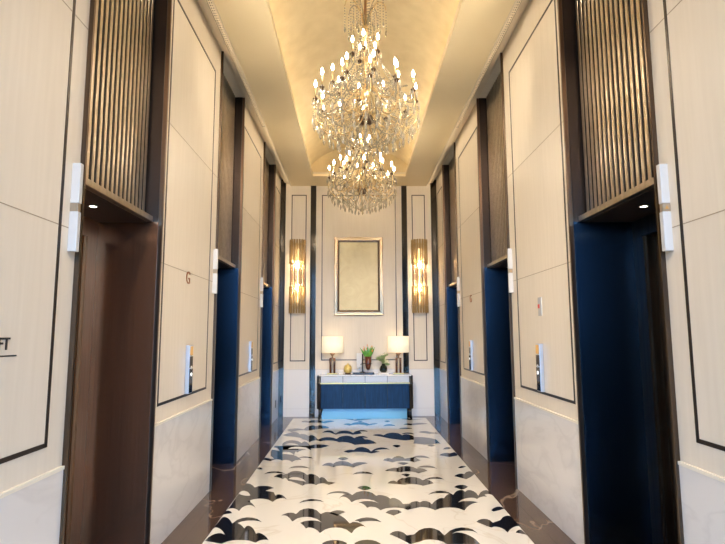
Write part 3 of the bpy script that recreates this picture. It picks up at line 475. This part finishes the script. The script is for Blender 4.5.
# ------------------------------------------------------------------ lift doorways
ORD = ['first','second','third']
def doorway(s, k, name, dmat):
    y0,y1 = DOORS[k]; nm = 'left' if s<0 else 'right'
    d = thing(name, (s*W,y0,0), f'{ORD[k]} lift doorway along the {nm} wall, dark recess under bronze slats', 'lift doorway', kind='structure')
    X = lambda u: s*u
    obj('jamb', B((X(W-.026),X(W+.03),y0,y0+.018,0,TOP),(X(W+.02),X(2.3),y0-.02,y0+.018,0,TOP)), BRONZE, d)
    obj('jamb', B((X(W-.025),X(W+.006),y1-.022,y1,0,TOP)), FIN, d)
    obj('return_panel', B((X(W+.004),X(2.3),y1-.03,y1-.0225,0,2.47)), BROWNRET if dmat is COPPER else BLACKSTEEL, d)
    obj('return_panel', B((X(W+.004),X(2.3),y1-.03,y1-.0225,2.47,TOP)), DKLINE, d)
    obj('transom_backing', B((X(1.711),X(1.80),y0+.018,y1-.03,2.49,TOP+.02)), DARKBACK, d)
    obj('recess_soffit', B((X(W),X(1.80),y0,y1,TOP,TOP+.05)), CAP, d)
    bm = bmesh.new(); n = 17; a, b = y0+.035, y1-.05; p = (b-a)/n
    for i in range(n):
        y = a+p*(i+.5); hw = p*.27
        pts = [(1.7112,-hw),(1.7065,-hw),(1.7045,-hw*.85),(1.7038,0),(1.7045,hw*.85),(1.7065,hw),(1.7112,hw)]
        lo = [bm.verts.new((X(u),y+v,2.50)) for u,v in pts]; hi = [bm.verts.new((X(u),y+v,TOP)) for u,v in pts]
        for j in range(len(pts)):
            j2 = (j+1)%len(pts); f = bm.faces.new((lo[j],lo[j2],hi[j2],hi[j])); f.smooth = False
    obj('slat_screen', bm, SLAT, d)
    bm = bbox(X(1.652),X(1.76),y0+.018,y1-.03,2.468,2.512, bev=.003)
    obj('lintel_ledge', bm, SLAT, d)
    obj('lintel_soffit', B((X(1.70),X(2.3),y0+.018,y1-.03,2.465,2.49)), mat('dark bronze soffit', (.05,.035,.028), .35, .3), d)
    obj('door_frame', B((X(2.07),X(2.16),y1-.17,y1-.03,0,2.465),(X(2.085),X(2.16),y1-.20,y1-.17,0,2.465),(X(2.07),X(2.16),y0+.018,y0+.16,0,2.465),(X(2.07),X(2.16),y0+.16,y1-.17,2.33,2.465)), dmat, d)
    ym = (y0+y1)/2
    for a,b in ((y0+.16,ym-.002),(ym+.002,y1-.20)):
        obj('door_leaf', B((X(2.14),X(2.17),a,b,.006,2.33)), BROWNSTEEL if dmat is COPPER else dmat, d)
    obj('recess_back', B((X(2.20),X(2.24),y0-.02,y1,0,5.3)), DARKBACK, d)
    return d
i = 1
for s in (-1,1):
    for k in range(3):
        doorway(s, k, f'door_{i}', COPPER if s<0 and k==0 else BRONZE); i += 1
for s, (x,y) in ((-1,DL_L),(1,DL_R)):
    d = thing('downlight', (x,y,2.465), f'small recessed spot in the soffit of the first {"left" if s<0 else "right"} lift doorway', 'downlight', 'spots in the lift doorways')
    bm = bmesh.new(); lathe(bm, [(.030,0),(.030,-.005),(.022,-.005),(.022,0)], (x,y,2.465), 18); obj('ring', bm, STEEL, d)
    bm = bmesh.new(); lathe(bm, [(.021,-.002),(.021,-.004)], (x,y,2.465), 18); obj('lens', bm, DOWNS, d)

# lift indicator lanterns: long white boxes by the near jamb of each doorway
for s in (-1,1):
    nm = 'left' if s<0 else 'right'
    root = None
    for k in range(3):
        y = DOORS[k][0]; lab = f'slim white lift lantern beside the {ORD[k]} doorway of the {nm} wall'
        if root is None:
            root = thing('lift_lantern', (s*W,y,2.04), lab, 'lift lantern', 'lift lanterns')
            ya, yb = y-.080, y-.045
            for z0,z1 in ((2.04,2.255),(2.30,2.52)):
                obj('diffuser', bbox(s*W, s*(W-.046), ya, yb, z0, z1, bev=.004), WHITEAC, root)
            obj('indicator_band', bbox(s*W, s*(W-.042), ya+.002, yb-.002, 2.255, 2.30, bev=.002), mat('champagne band', (.40,.31,.21), .4, .5), root)
            bm = bmesh.new()
            if s > 0:
                v = [bm.verts.new(p) for p in ((s*(W-.031),ya+.0012,2.268),(s*(W-.011),ya+.0012,2.268),(s*(W-.021),ya+.0012,2.290))]
                bm.faces.new(v); obj('arrow', bm, AMBERLED, root)
        else: dup(root, (s*W,y,2.04), lab)

# call panels
for s in (-1,1):
    nm = 'left' if s<0 else 'right'; root = None
    for k,(y) in enumerate((4.80, 7.65)):
        lab = f'tall lift call panel on the {nm} wall between {("first and second","second and third")[k]} doorways'
        if root is None:
            root = thing('call_panel', (s*W,y,1.08), lab, 'call panel', 'lift call panels')
            x1 = s*(W-.036)
            obj('housing', bbox(s*W, x1, y, y+.098, 1.082, 1.512, bev=.003), STEEL, root)
            obj('glass_front', B((x1, x1-s*.003, y+.004, y+.094, 1.09, 1.30)), BLACKGL, root)
            obj('display', B((x1, x1-s*.003, y+.012, y+.086, 1.42, 1.50)), AMBERLED, root)
            obj('trim_plate', B((x1, x1-s*.002, y+.004, y+.094, 1.31, 1.41)), BRONZE, root)
            for z in (1.25,1.31):
                bm = bmesh.new(); lathe(bm, [(.016,-.004),(.016,.004),(.012,.006),(0,.006)], (0,0,0), 16)
                bmesh.ops.rotate(bm, verts=bm.verts[:], cent=(0,0,0), matrix=Matrix.Rotation(-s*PI/2,3,'Y'))
                bmesh.ops.translate(bm, verts=bm.verts[:], vec=(x1-s*.003, y+.049, z))
                obj('button', bm, WHITELED if z<1.3 else STEEL, root)
        else: dup(root, (s*W,y,1.08), lab)

# signs
g = text_mesh('floor_letter', 'G', .16, COPPERL, None, (-W+.003, 4.725, 2.065), (PI/2,0,PI/2), .003)
tag(g, 'copper letter G on the cream panel between first and second left lift doorways', 'letter')
g = text_mesh('floor_letter', 'G', .16, COPPERL, None, (W-.003, 7.75, 2.065), (PI/2,0,-PI/2), .003)
tag(g, 'copper letter G on the cream panel of the right wall, between second and third doorways', 'letter')
sg = thing('lift_sign', (-W,1.95,1.5), 'black LIFT lettering above a thin line on the near left wall panel', 'sign')
text_mesh('lettering', 'LIFT', LIFT_SIZE, BLACKP, sg, (-W+.003, LIFT_Y, 1.541), (PI/2,0,PI/2), .002, .0010)
obj('rule_line', B((-W,-W+.003,1.9,2.402,1.511,1.5165)), BLACKP, sg)
sp = thing('safety_sign', (W,4.80,1.77), 'small white and red notice plate above the call panel on the right wall', 'sign')
obj('plate', bbox(W,W-.006,4.78,4.872,1.765,1.935,bev=.0015), WHITEAC, sp)
obj('red_mark', B((W-.006,W-.008,4.828,4.872,1.835,1.872)), RED, sp)
obj('grey_print', B((W-.006,W-.0075,4.835,4.868,1.885,1.925),(W-.006,W-.0075,4.79,4.822,1.78,1.925),(W-.006,W-.0075,4.84,4.86,1.80,1.822)), GREYP, sp)
so = thing('wall_socket', (-W,10.27,.2), 'dark socket plate low on the last narrow panel of the left wall', 'socket')
obj('plate', bbox(-W+.009,-W+.02,10.22,10.31,.23,.37,bev=.002), SOCK, so)
obj('rocker', B((-W+.02,-W+.023,10.24,10.29,.26,.34)), BRONZE, so)

# ------------------------------------------------------------------ chandeliers
def ring_pt(r, a, z): return (r*math.cos(a), r*math.sin(a), z)
def chandelier(loc, label):
    c = thing('chandelier', loc, label, 'chandelier', 'crystal chandeliers')
    O = Vector(loc)
    def add(name, bm, m, parent=c):
        bmesh.ops.translate(bm, verts=bm.verts[:], vec=O); return obj(name, bm, m, parent)
    bm = bmesh.new()
    lathe(bm, [(.012,-.10),(.03,-.06),(.055,-.03),(.06,0),(.05,.03),(.02,.06),(.018,.16),(.035,.20),(.045,.26),(.03,.32),(.015,.36),(.015,.50),(.035,.56),(.04,.60),(.02,.66),(.014,.7),(.014,.86),(.03,.9),(.03,.95),(.012,1.0),(.012,1.1)], (0,0,0), 14)
    add('stem', bm, GILT2)
    bm = bmesh.new(); lathe(bm, [(0,-.075),(.05,-.06),(.066,-.03),(.066,.015),(.05,.035),(0,.05)], (0,0,0), 14); add('hub', bm, BROWNC)
    bm = bmesh.new(); lathe(bm, [(.014,1.1),(.018,1.16),(.014,1.25),(.02,1.35),(.014,1.45),(.014,VZ1-O.z-.05)], (0,0,0), 10); add('suspension_rod', bm, COPPER)
    bm = bmesh.new(); lathe(bm, [(.03,VZ1-O.z-.06),(.09,VZ1-O.z-.03),(.10,VZ1-O.z-.003)], (0,0,0), 20); add('ceiling_rose', bm, GOLD)
    bm = bmesh.new(); lathe(bm, [(0,-.34),(.02,-.335),(.034,-.315),(.034,-.295),(.02,-.275),(.006,-.265),(.006,-.1)], (0,0,0), 10, smooth=False); add('finial', bm, CRYSTAL)
    rings = [(12,.50,.185,0.1,[(.05,.02),(.16,.055),(.28,-.03),(.40,-.085),(.485,-.03),(.515,.08),(.50,.185)]),
             (8,.335,.335,.25,[(.02,.28),(.09,.30),(.17,.19),(.27,.16),(.335,.22),(.335,.335)]),
             (5,.135,.66,.6,[(.02,.58),(.06,.56),(.11,.57),(.135,.66)])]
    cups = []
    for n,r,zc,ph,path in rings:
        for k in range(n):
            a = 2*PI*(k+ph)/n; ca,sa = math.cos(a), math.sin(a)
            bm = bmesh.new(); tube(bm, spline([(q*ca,q*sa,z) for q,z in path],5), .0065, 6)
            arm = add('arm', bm, GILT2)
            x,y = r*ca, r*sa; cups.append((r,a,zc))
            bm = bmesh.new(); lathe(bm, [(.006,zc-.02),(.016,zc-.012),(.024,zc+.004),(.027,zc+.010),(.012,zc+.012),(.010,zc+.03)], (x,y,0), 10); add('candle_cup', bm, BROWNC, arm)
            bm = bmesh.new(); lathe(bm, [(.0085,zc+.012),(.0085,zc+.125),(.006,zc+.13)], (x,y,0), 8); add('candle_tube', bm, GILT2, arm)
            bm = bmesh.new(); lathe(bm, [(.006,zc+.13),(.0115,zc+.145),(.0135,zc+.160),(.009,zc+.182),(.0025,zc+.200),(0,zc+.204)], (x,y,0), 8); add('bulb', bm, BULB, arm)
            bm = bmesh.new()
            for j in range(7):
                t = 2*PI*j/7; drop(bm, (x+.034*math.cos(t), y+.034*math.sin(t), zc+.004), .10, .010)
            add('prism_fringe', bm, CRYSTAL, arm)
    # crystal scrolls round the waist
    for k in range(8):
        a = 2*PI*(k+.5)/8; ca,sa = math.cos(a), math.sin(a)
        bm = bmesh.new(); tube(bm, spline([(q*ca,q*sa,z) for q,z in ((.03,.06),(.16,-.10),(.30,-.11),(.36,-.02),(.30,.06),(.23,.03),(.25,-.03))],5), .0075, 6)
        add('crystal_scroll', bm, GILT2 if k%2 else CRYSTAL)
    # top fronds with pendants
    for k in range(8):
        a = 2*PI*(k+.2)/8; ca,sa = math.cos(a), math.sin(a)
        bm = bmesh.new(); tube(bm, spline([(q*ca,q*sa,z) for q,z in ((.014,.96),(.06,1.14),(.13,1.245),(.19,1.235),(.212,1.17))],5), [.007]*20+[.003], 6) if False else tube(bm, spline([(q*ca,q*sa,z) for q,z in ((.014,.96),(.06,1.14),(.13,1.245),(.19,1.235),(.212,1.17))],5), .006, 6)
        fr = add('frond', bm, CRYSTAL if k%2 else GILT2)
        bm = bmesh.new()
        for q,z,n in ((.212,1.165,7),(.15,1.235,9),(.09,1.18,6)):
            for j in range(n): bead(bm, (q*ca,q*sa,z-.02-.03*j), .009)
            drop(bm, (q*ca,q*sa,z-.03*n), .075, .014)
        add('pendant', bm, CRYSTAL, fr)
    # bead strands: collar > upper cups > lower cups, and the basket below
    def strand(p, q, sag, m, rb=.0105, bow=0.):
        p,q = Vector(p),Vector(q); bm = bmesh.new(); L = (p-q).length; n = max(4,int((L+sag)/.026))
        for j in range(n+1):
            t = j/n; v = p.lerp(q,t); v.z -= sag*4*t*(1-t)
            if bow:
                h = Vector((v.x,v.y,0)); h = h.normalized() if h.length>1e-4 else h
                v += h*bow*4*t*(1-t)
            bead(bm, v, rb)
        add('bead_strand', bm, m)
    A = [ring_pt(r,a,z+.0) for r,a,z in cups[:12]]; Bq = [ring_pt(r,a,z) for r,a,z in cups[12:20]]; Cq = [ring_pt(r,a,z) for r,a,z in cups[20:]]
    for k in range(8): strand(ring_pt(.035,2*PI*k/8,.93), Bq[k], .10, CRYSTAL)
    for k in range(5): strand(Cq[k], Cq[(k+1)%5], .06, CRYSTAL)
    for k in range(8): strand(Bq[k], Bq[(k+1)%8], .09, CRYSTAL)
    for k in range(12): strand(A[k], A[(k+1)%12], .10, CRYSTAL)
    for k in range(12): strand(ring_pt(.045,2*PI*k/12,.55), ring_pt(.50,2*PI*(k+.6)/12,.18), .08, CRYSTAL)
    for k in range(20):
        a = 2*PI*k/20; strand(ring_pt(.47,a,-.06), ring_pt(.03,a,-.30), .0, CRYSTAL, .009, .06)
    for k in range(16):
        a = 2*PI*(k+.5)/16; strand(ring_pt(.40,a,.05), ring_pt(.20,a+.2,-.20), .02, CRYSTAL, .0105, .03)
    for k in range(16):
        a = 2*PI*k/16; strand(ring_pt(.30,a,.36), ring_pt(.50,a,.10), .10, CRYSTAL)
        strand(ring_pt(.12,a,.45), ring_pt(.36,a+.2,.10), .06, CRYSTAL)
    # loose drops below arms and scrolls
    for r,z,n,l in ((.52,.06,30,.16),(.46,-.05,26,.16),(.37,-.11,22,.16),(.27,-.17,14,.15),(.17,-.22,8,.13)):
        for k in range(n):
            a = 2*PI*(k+.37)/n; x,y,zz = ring_pt(r,a,z+random.uniform(-.015,.015)); bm = bmesh.new()
            for j in range(3): bead(bm, (x,y,zz-.02*j), .007)
            drop(bm, (x,y,zz-.06), l-.06, .016); add('crystal_drop', bm, CRYSTAL)
    return c
ch = chandelier((.02,5.0,3.72), 'nearer and larger-looking crystal chandelier with candle bulbs under gold vault')
c2 = ch.copy(); COL.objects.link(c2); c2.location = (.02,7.9,3.80)
c2['label'] = 'farther crystal chandelier hanging lower in view, in front of the end wall'
for p in list(ch.children):
    q = p.copy(); COL.objects.link(q); q.parent = c2
    if p.name.startswith(('ceiling_rose','suspension_rod')):
        q.location.z -= .08
    for g in list(p.children):
        h = g.copy(); COL.objects.link(h); h.parent = q

# ------------------------------------------------------------------ end wall sconces
def sconce(x, label):
    c = thing('wall_sconce', (x,YE,2.03), label, 'wall sconce', 'amber glass wall sconces')
    obj('back_plate', bbox(x-.05,x+.05,YE-.004,YE-.03,2.12,3.46,bev=.004), mat('satin brass plate', (.75,.60,.38), .5, .3), c)
    def rods(name, z0, z1, rx, ry, n, rr, m):
        for k in range(n):
            a = PI*(k+.5)/n; bm = bmesh.new()
            lathe(bm, [(rr*.7,z0),(rr,z0+.006),(rr,z1-.006),(rr*.7,z1)], (x+rx*math.cos(a), YE-.035-ry*math.sin(a), 0), 8)
            obj(name, bm, m, c)
    rods('amber_rod', 3.03, 3.52, .152, .13, 9, .0175, AMBER)
    rods('amber_rod', 2.57, 3.02, .140, .11, 9, .0130, ROSE)
    rods('amber_rod', 2.03, 2.555, .152, .13, 9, .0175, AMBER)
    rods('clear_rod', 2.36, 3.22, .055, .145, 5, .013, CRYSTAL2)
    for z in (3.425,3.025,2.56,2.175):
        bm = bmesh.new(); n = 18
        for k in range(n):
            a0,a1 = PI*k/n, PI*(k+1)/n
            q = []
            for rx,ry in ((.172,.150),(.135,.112)):
                for a in (a0,a1): q.append((x+rx*math.cos(a), YE-.03-ry*math.sin(a)))
            lo = [bm.verts.new((*p,z-.004)) for p in q]; hi = [bm.verts.new((*p,z+.004)) for p in q]
            for f in ((0,1,3,2),): bm.faces.new([lo[j] for j in f]); bm.faces.new([hi[j] for j in f])
            bm.faces.new((lo[0],lo[1],hi[1],hi[0])); bm.faces.new((lo[2],lo[3],hi[3],hi[2]))
        box(bm, x-.17, x+.17, YE-.02, YE-.034, z-.004, z+.004)
        obj('ring', bm, GILT2, c)
    bm = bmesh.new(); lathe(bm, [(.006,2.24),(.011,2.25),(.011,3.33),(.006,3.34)], (x,YE-.085,0), 10); obj('lamp', bm, SCONT, c)
    for z in (2.985,2.515):
        bm = bmesh.new(); lathe(bm, [(.01,z-.05),(.018,z-.04),(.022,z),(.018,z+.09),(.008,z+.10)], (x,YE-.085,0), 10); obj('lamp', bm, SCONL, c)
sconce(-1.245, 'amber glass rod sconce on the end wall, to the left of the picture')
sconce(1.23, 'amber glass rod sconce on the end wall, to the right of the picture')

# ------------------------------------------------------------------ picture
pf = thing('framed_picture', (-.01,YE,1.99), 'large pale gold textured panel in a champagne frame above the console', 'picture')
x0,x1,z0,z1 = -.505,.485,1.985,3.58
def frame_prof(a0,a1,b0,b1,prof):
    bm = bmesh.new(); loops = []
    for inset, yy in prof:
        loops.append([bm.verts.new(p) for p in ((a0+inset,yy,b0+inset),(a1-inset,yy,b0+inset),(a1-inset,yy,b1-inset),(a0+inset,yy,b1-inset))])
    for A,Bq in zip(loops,loops[1:]):
        for k in range(4): bm.faces.new((A[k],A[(k+1)%4],Bq[(k+1)%4],Bq[k]))
    return bm
obj('frame', frame_prof(x0,x1,z0,z1,[(0,YE-.003),(0,YE-.05),(.012,YE-.06),(.035,YE-.058),(.05,YE-.045),(.062,YE-.045),(.068,YE-.03)]), FRAMEM, pf)
obj('inner_frame', frame_prof(x0+.068,x1-.068,z0+.068,z1-.068,[(0,YE-.03),(.006,YE-.044),(.03,YE-.036),(.038,YE-.02)]), FRAMED, pf)
obj('canvas', B((x0+.10,x1-.10,YE-.006,YE-.02,z0+.10,z1-.10)), PARCH, pf)

# ------------------------------------------------------------------ console and the things on it
CY0, CY1 = 10.22, 10.63; CX0, CX1 = -.80, 1.01
ct = thing('console_table', ((CX0+CX1)/2,10.4,0), 'navy oak console with pearl drawers and white marble top at the end wall', 'console table')
obj('marble_top', bbox(CX0+.02,CX1-.02,CY0-.004,CY1,.815,.838,bev=.004), STONETOP, ct)
obj('carcass', B((CX0+.05,CX1-.05,CY0+.02,CY1,.205,.812)), BLACKW, ct)
obj('gold_rail', bbox(CX0+.04,CX1-.04,CY0-.002,CY0+.03,.668,.690,bev=.003), GOLD, ct)
n = 4; wd = (CX1-CX0-.12)/n
for k in range(n):
    a = CX0+.06+wd*k
    obj('drawer', bbox(a+.004,a+wd-.004,CY0+.004,CY0+.03,.694,.810,bev=.003), DRAWER, ct)
    obj('door', bbox(a+.005,a+wd-.005,CY0+.002,CY0+.03,.207,.664,bev=.004), NAVY, ct)
for x in (CX0+.03, CX1-.03):
    bm = bmesh.new(); lathe(bm, [(.028,.20),(.042,.21),(.042,.66),(.045,.665),(.045,.685),(.042,.69),(.042,.80),(.034,.826),(.014,.838)], (x,CY0+.036,0), 16); obj('corner_post', bm, BLACKW, ct)
for x,dx in ((CX0+.06,-.035),(CX1-.06,.035)):
    for y in (CY0+.06,CY1-.06):
        bm = bmesh.new(); tube(bm, [(x,y,.21),(x+dx*.4,y,.1),(x+dx,y,.001)], [.045,.03,.02], 10); obj('leg', bm, BLACKW, ct)
obj('glow_panel', bbox(CX0+.075,CX1-.10,CY0+.12,CY1-.02,.0,.205,bev=.004), GLOWPANEL, ct)  # added panel, coloured to give the blue glow under the console
TZ = .839
def lamp(x, label):
    L = thing('table_lamp', (x,10.42,TZ), label, 'table lamp', 'table lamps on the console')
    bm = bbox(x-.10,x+.10,10.36,10.48,TZ,TZ+.022,bev=.004); obj('base', bm, GOLD, L)
    for dx in (-.038,.038):
        bm = bmesh.new(); lathe(bm, [(.021,TZ+.022),(.021,TZ+.305),(.017,TZ+.31)], (x+dx,10.42,0), 14); obj('column', bm, mat('brown bronze column', (.17,.09,.065), .25, .8), L)
    bm = bmesh.new(); lathe(bm, [(.02,TZ+.30),(.012,TZ+.335),(.016,TZ+.35),(.055,TZ+.395),(.045,TZ+.405),(.012,TZ+.41),(.008,TZ+.5)], (x,10.42,0), 14); obj('neck', bm, COPPER, L)
    bm = bmesh.new(); r0,r1,za,zb = .213,.207,TZ+.415,TZ+.730; n = 28
    P = [(r0,za),(r1,zb),(r1-.006,zb),(r0-.006,za)]
    rg = [[bm.verts.new((x+r*math.cos(2*PI*k/n),10.42+r*math.sin(2*PI*k/n),z)) for k in range(n)] for r,z in P]
    for j in range(4):
        for k in range(n): bm.faces.new((rg[j][k],rg[j][(k+1)%n],rg[(j+1)%4][(k+1)%n],rg[(j+1)%4][k])).smooth = j in (0,2)
    obj('lamp_shade', bm, SHADE_M, L)
    bm = bmesh.new(); lathe(bm, [(0,-.03),(.024,-.02),(.03,.01),(.02,.04),(0,.05)], (x,10.42,TZ+.57), 10); obj('bulb', bm, mat('lit lamp bulb', (1,.9,.7), .4, emit=(1,.75,.45), es=LAMP_E), L)
lamp(-.525, 'table lamp with drum shade and twin bronze columns, beside the gold jar')
lamp(.762, 'table lamp with drum shade and twin bronze columns, beside the round flower vase')

# white card block and gold jar
obj_ = tag(obj('white_block', bbox(-.395,-.32,10.36,10.44,TZ,TZ+.085,bev=.004), WHITEB), 'small white block standing against the gold jar on the console', 'block')
jr = thing('gold_jar', (-.225,10.40,TZ), 'squat gold leaf jar on a small dark foot, on the console', 'jar')
bm = bmesh.new(); lathe(bm, [(.055,TZ),(.06,TZ+.012),(.05,TZ+.03)], (-.225,10.40,0), 18); obj('foot', bm, BROWNC, jr)
bm = bmesh.new(); lathe(bm, [(.05,TZ+.03),(.072,TZ+.045),(.078,TZ+.09),(.074,TZ+.14),(.062,TZ+.16),(.056,TZ+.165)], (-.225,10.40,0), 18); obj('body', bm, YELLOWJ, jr)
bm = bmesh.new(); lathe(bm, [(.058,TZ+.165),(.048,TZ+.178),(.016,TZ+.184),(.012,TZ+.19),(.022,TZ+.20),(0,TZ+.212)], (-.225,10.40,0), 14); obj('lid', bm, YELLOWJ, jr)
# white notice standing behind the tray
nc = thing('notice_holder', (.0,10.54,TZ), 'upright white card in a clear holder behind the plant stand', 'card holder')
obj('card', B((-.055,.065,10.545,10.549,TZ+.12,TZ+.40)), WHITEB, nc)
bm = B((-.06,.07,10.535,10.56,TZ,TZ+.006),(-.005,.015,10.55,10.556,TZ+.006,TZ+.13),(-.06,.07,10.5495,10.553,TZ+.115,TZ+.405)); obj('holder', bm, CRYSTAL2, nc)
# tray and plant stand
tr = tag(obj('tray', bbox(-.135,.285,10.28,10.46,TZ,TZ+.034,bev=.004), BLACKW), 'long dark tray lying on the middle of the console', 'tray')
tz = TZ+.0345
ps = thing('plant_stand', (.06,10.37,tz), 'dark slender stand holding the tapered brown plant pot', 'plant stand')
bm = bmesh.new(); lathe(bm, [(.05,tz),(.05,tz+.012),(.014,tz+.018),(.010,tz+.05),(.010,tz+.33),(.015,tz+.34),(0,tz+.36)], (.06,10.37,0), 14)
obj('post', bm, BLACKW, ps)
bm = bmesh.new(); tube(bm, [(.06,10.37,tz+.17),(.10,10.37,tz+.17)], .007, 6); tube(bm, [(.02,10.37,tz+.15),(.06,10.37,tz+.17)], .007, 6)
n=20
tube(bm, [(.168+.07*math.cos(2*PI*k/n+PI),10.37+.07*math.sin(2*PI*k/n+PI),tz+.17) for k in range(n+1)], .006, 6)
obj('arm', bm, BLACKW, ps)
pp = thing('potted_plant', (.168,10.37,tz), 'upright green plant with orange tips in a tapered brown pot', 'plant')
zb = tz+.045
bm = bmesh.new(); lathe(bm, [(0,zb),(.028,zb+.008),(.048,zb+.05),(.061,zb+.12),(.068,zb+.26),(.062,zb+.26),(.056,zb+.15),(0,zb+.14)], (.168,10.37,0), 20); obj('pot', bm, BROWNV, pp)
def blade(bm, p, tip, w):
    p,t = Vector(p),Vector(tip); d = t-p; s = d.cross(Vector((0,1,.3))).normalized(); th = d.cross(s).normalized()*.003
    for sg in (1,-1):
        v = [bm.verts.new(q+th*sg) for q in (p-s*w*.5,p+s*w*.5,p+d*.5+s*w+Vector((0,0,.01)),p+d*.5-s*w+Vector((0,0,.01)),t)]
        bm.faces.new((v[0],v[1],v[2],v[3])); bm.faces.new((v[3],v[2],v[4]))
bm = bmesh.new(); bo = bmesh.new()
for k in range(30):
    a = 2*PI*k/30*3.1; r = .03+.12*random.random(); h = .13+.12*random.random()
    q = (.168+r*1.1*math.cos(a),10.37+r*.8*math.sin(a),zb+.22+h)
    blade(bm, (.168+.03*math.cos(a),10.37+.03*math.sin(a),zb+.22), q, .019)
    if k%2==0:
        bead(bo, (q[0],q[1],q[2]+.0), .014); blade(bo, q, (q[0]+.02*math.cos(a),q[1],q[2]+.03), .009)
obj('foliage', bm, LEAF, pp, fix=False); obj('blossom', bo, PETALO, pp, fix=False)
# flower vase on a white book
wb = tag(obj('white_book', bbox(.365,.56,10.30,10.44,TZ,TZ+.030,bev=.003), WHITEB), 'flat white book under the round dark vase', 'book')
fv = thing('flower_vase', (.465,10.37,TZ+.0305), 'round dark glass vase of pale flowers standing on a white book', 'vase')
zv = TZ+.0305
bm = bmesh.new(); lathe(bm, [(0,zv),(.045,zv),(.074,zv+.035),(.078,zv+.075),(.060,zv+.12),(.034,zv+.145),(.036,zv+.17),(.030,zv+.17),(.028,zv+.145),(.045,zv+.11),(0,zv+.10)], (.465,10.37,0), 20); obj('bowl', bm, mat('dark green black glass', (.010,.018,.010), .05, coat=.5), fv)
bs, bl, bf = bmesh.new(), bmesh.new(), bmesh.new()
for k in range(30):
    a = k*2.4; r = .03+.11*((k*7)%11)/11; h = .04+.20*((k*5)%13)/13
    q = (.465+r*math.cos(a)+.01,10.37+r*.8*math.sin(a),zv+.15+h)
    tube(bs, [(.465,10.37,zv+.14),(.465+r*.4*math.cos(a),10.37+r*.3*math.sin(a),zv+.15+h*.5),q], .003, 5)
    for j in range(3):
        t = a+j*2.1; blade(bl, (q[0],q[1],q[2]-.05), (q[0]+.045*math.cos(t),q[1]+.03*math.sin(t),q[2]-.03+.02*j), .010)
    lathe(bf, [(0,.020),(.019,.008),(.022,-.006),(0,-.016)], q, 7)
obj('stems', bs, LEAF2, fv); obj('leaves', bl, LEAF2, fv, fix=False); obj('flowers', bf, PETALW, fv)

# ------------------------------------------------------------------ light, world, camera
wd = bpy.data.worlds.new('daylight'); S.world = wd; wd.use_nodes = True
t = wd.node_tree; bg = t.nodes['Background']
bg.inputs['Strength'].default_value = SKY_E
tc = t.nodes.new('ShaderNodeTexCoord'); sx = t.nodes.new('ShaderNodeSeparateXYZ'); cr = t.nodes.new('ShaderNodeValToRGB')
ad = t.nodes.new('ShaderNodeMath'); ad.operation = 'MULTIPLY_ADD'; ad.inputs[1].default_value = .5; ad.inputs[2].default_value = .5
e = cr.color_ramp.elements; e[0].position = .49; e[0].color = (.035,.045,.05,1); e[1].position = .52; e[1].color = (*SKY_C,1)
t.links.new(tc.outputs['Generated'], sx.inputs[0]); t.links.new(sx.outputs['Z'], ad.inputs[0]); t.links.new(ad.outputs[0], cr.inputs[0]); t.links.new(cr.outputs[0], bg.inputs['Color'])
pl = bpy.data.lights.new('window_portal','AREA'); pl.shape = 'RECTANGLE'; pl.size = 8.3; pl.size_y = 4.9; pl.cycles.is_portal = True
po = bpy.data.objects.new('window_portal', pl); COL.objects.link(po); po.location = (0,YG-.1,2.5); po.rotation_euler = (PI/2,0,0)

cam = bpy.data.cameras.new('camera'); co = bpy.data.objects.new('camera', cam); COL.objects.link(co); S.camera = co
cam.sensor_fit = 'HORIZONTAL'; cam.sensor_width = 36; cam.lens = 527.76/725*36; cam.clip_start = .05
pi_, ro_, ya_ = .1181, -.0037, .0162
fwd = Vector((0,math.cos(pi_),math.sin(pi_))); up = Vector((0,-math.sin(pi_),math.cos(pi_))); rt = Vector((1,0,0))
u2 = math.cos(ro_)*rt + math.sin(ro_)*(up)     # image axes after the roll
v2 = -math.sin(ro_)*rt + math.cos(ro_)*up
Rz = Matrix.Rotation(-ya_,3,'Z')
fwd,u2,v2 = Rz@fwd, Rz@u2, Rz@v2
M = Matrix((u2,v2,-fwd)).transposed().to_4x4(); M.translation = Vector((-.1022,0,1.6)); co.matrix_world = M

S.view_settings.view_transform = 'Standard'; S.view_settings.look = 'None'; S.view_settings.gamma = 1
S.view_settings.use_curve_mapping = False; S.view_settings.exposure = EXPO
c = S.cycles
c.use_denoising = True; c.max_bounces = 10; c.diffuse_bounces = 5; c.glossy_bounces = 5; c.transmission_bounces = 8; c.transparent_max_bounces = 24
c.caustics_reflective = False; c.caustics_refractive = False; c.sample_clamp_indirect = 6; c.blur_glossy = .5
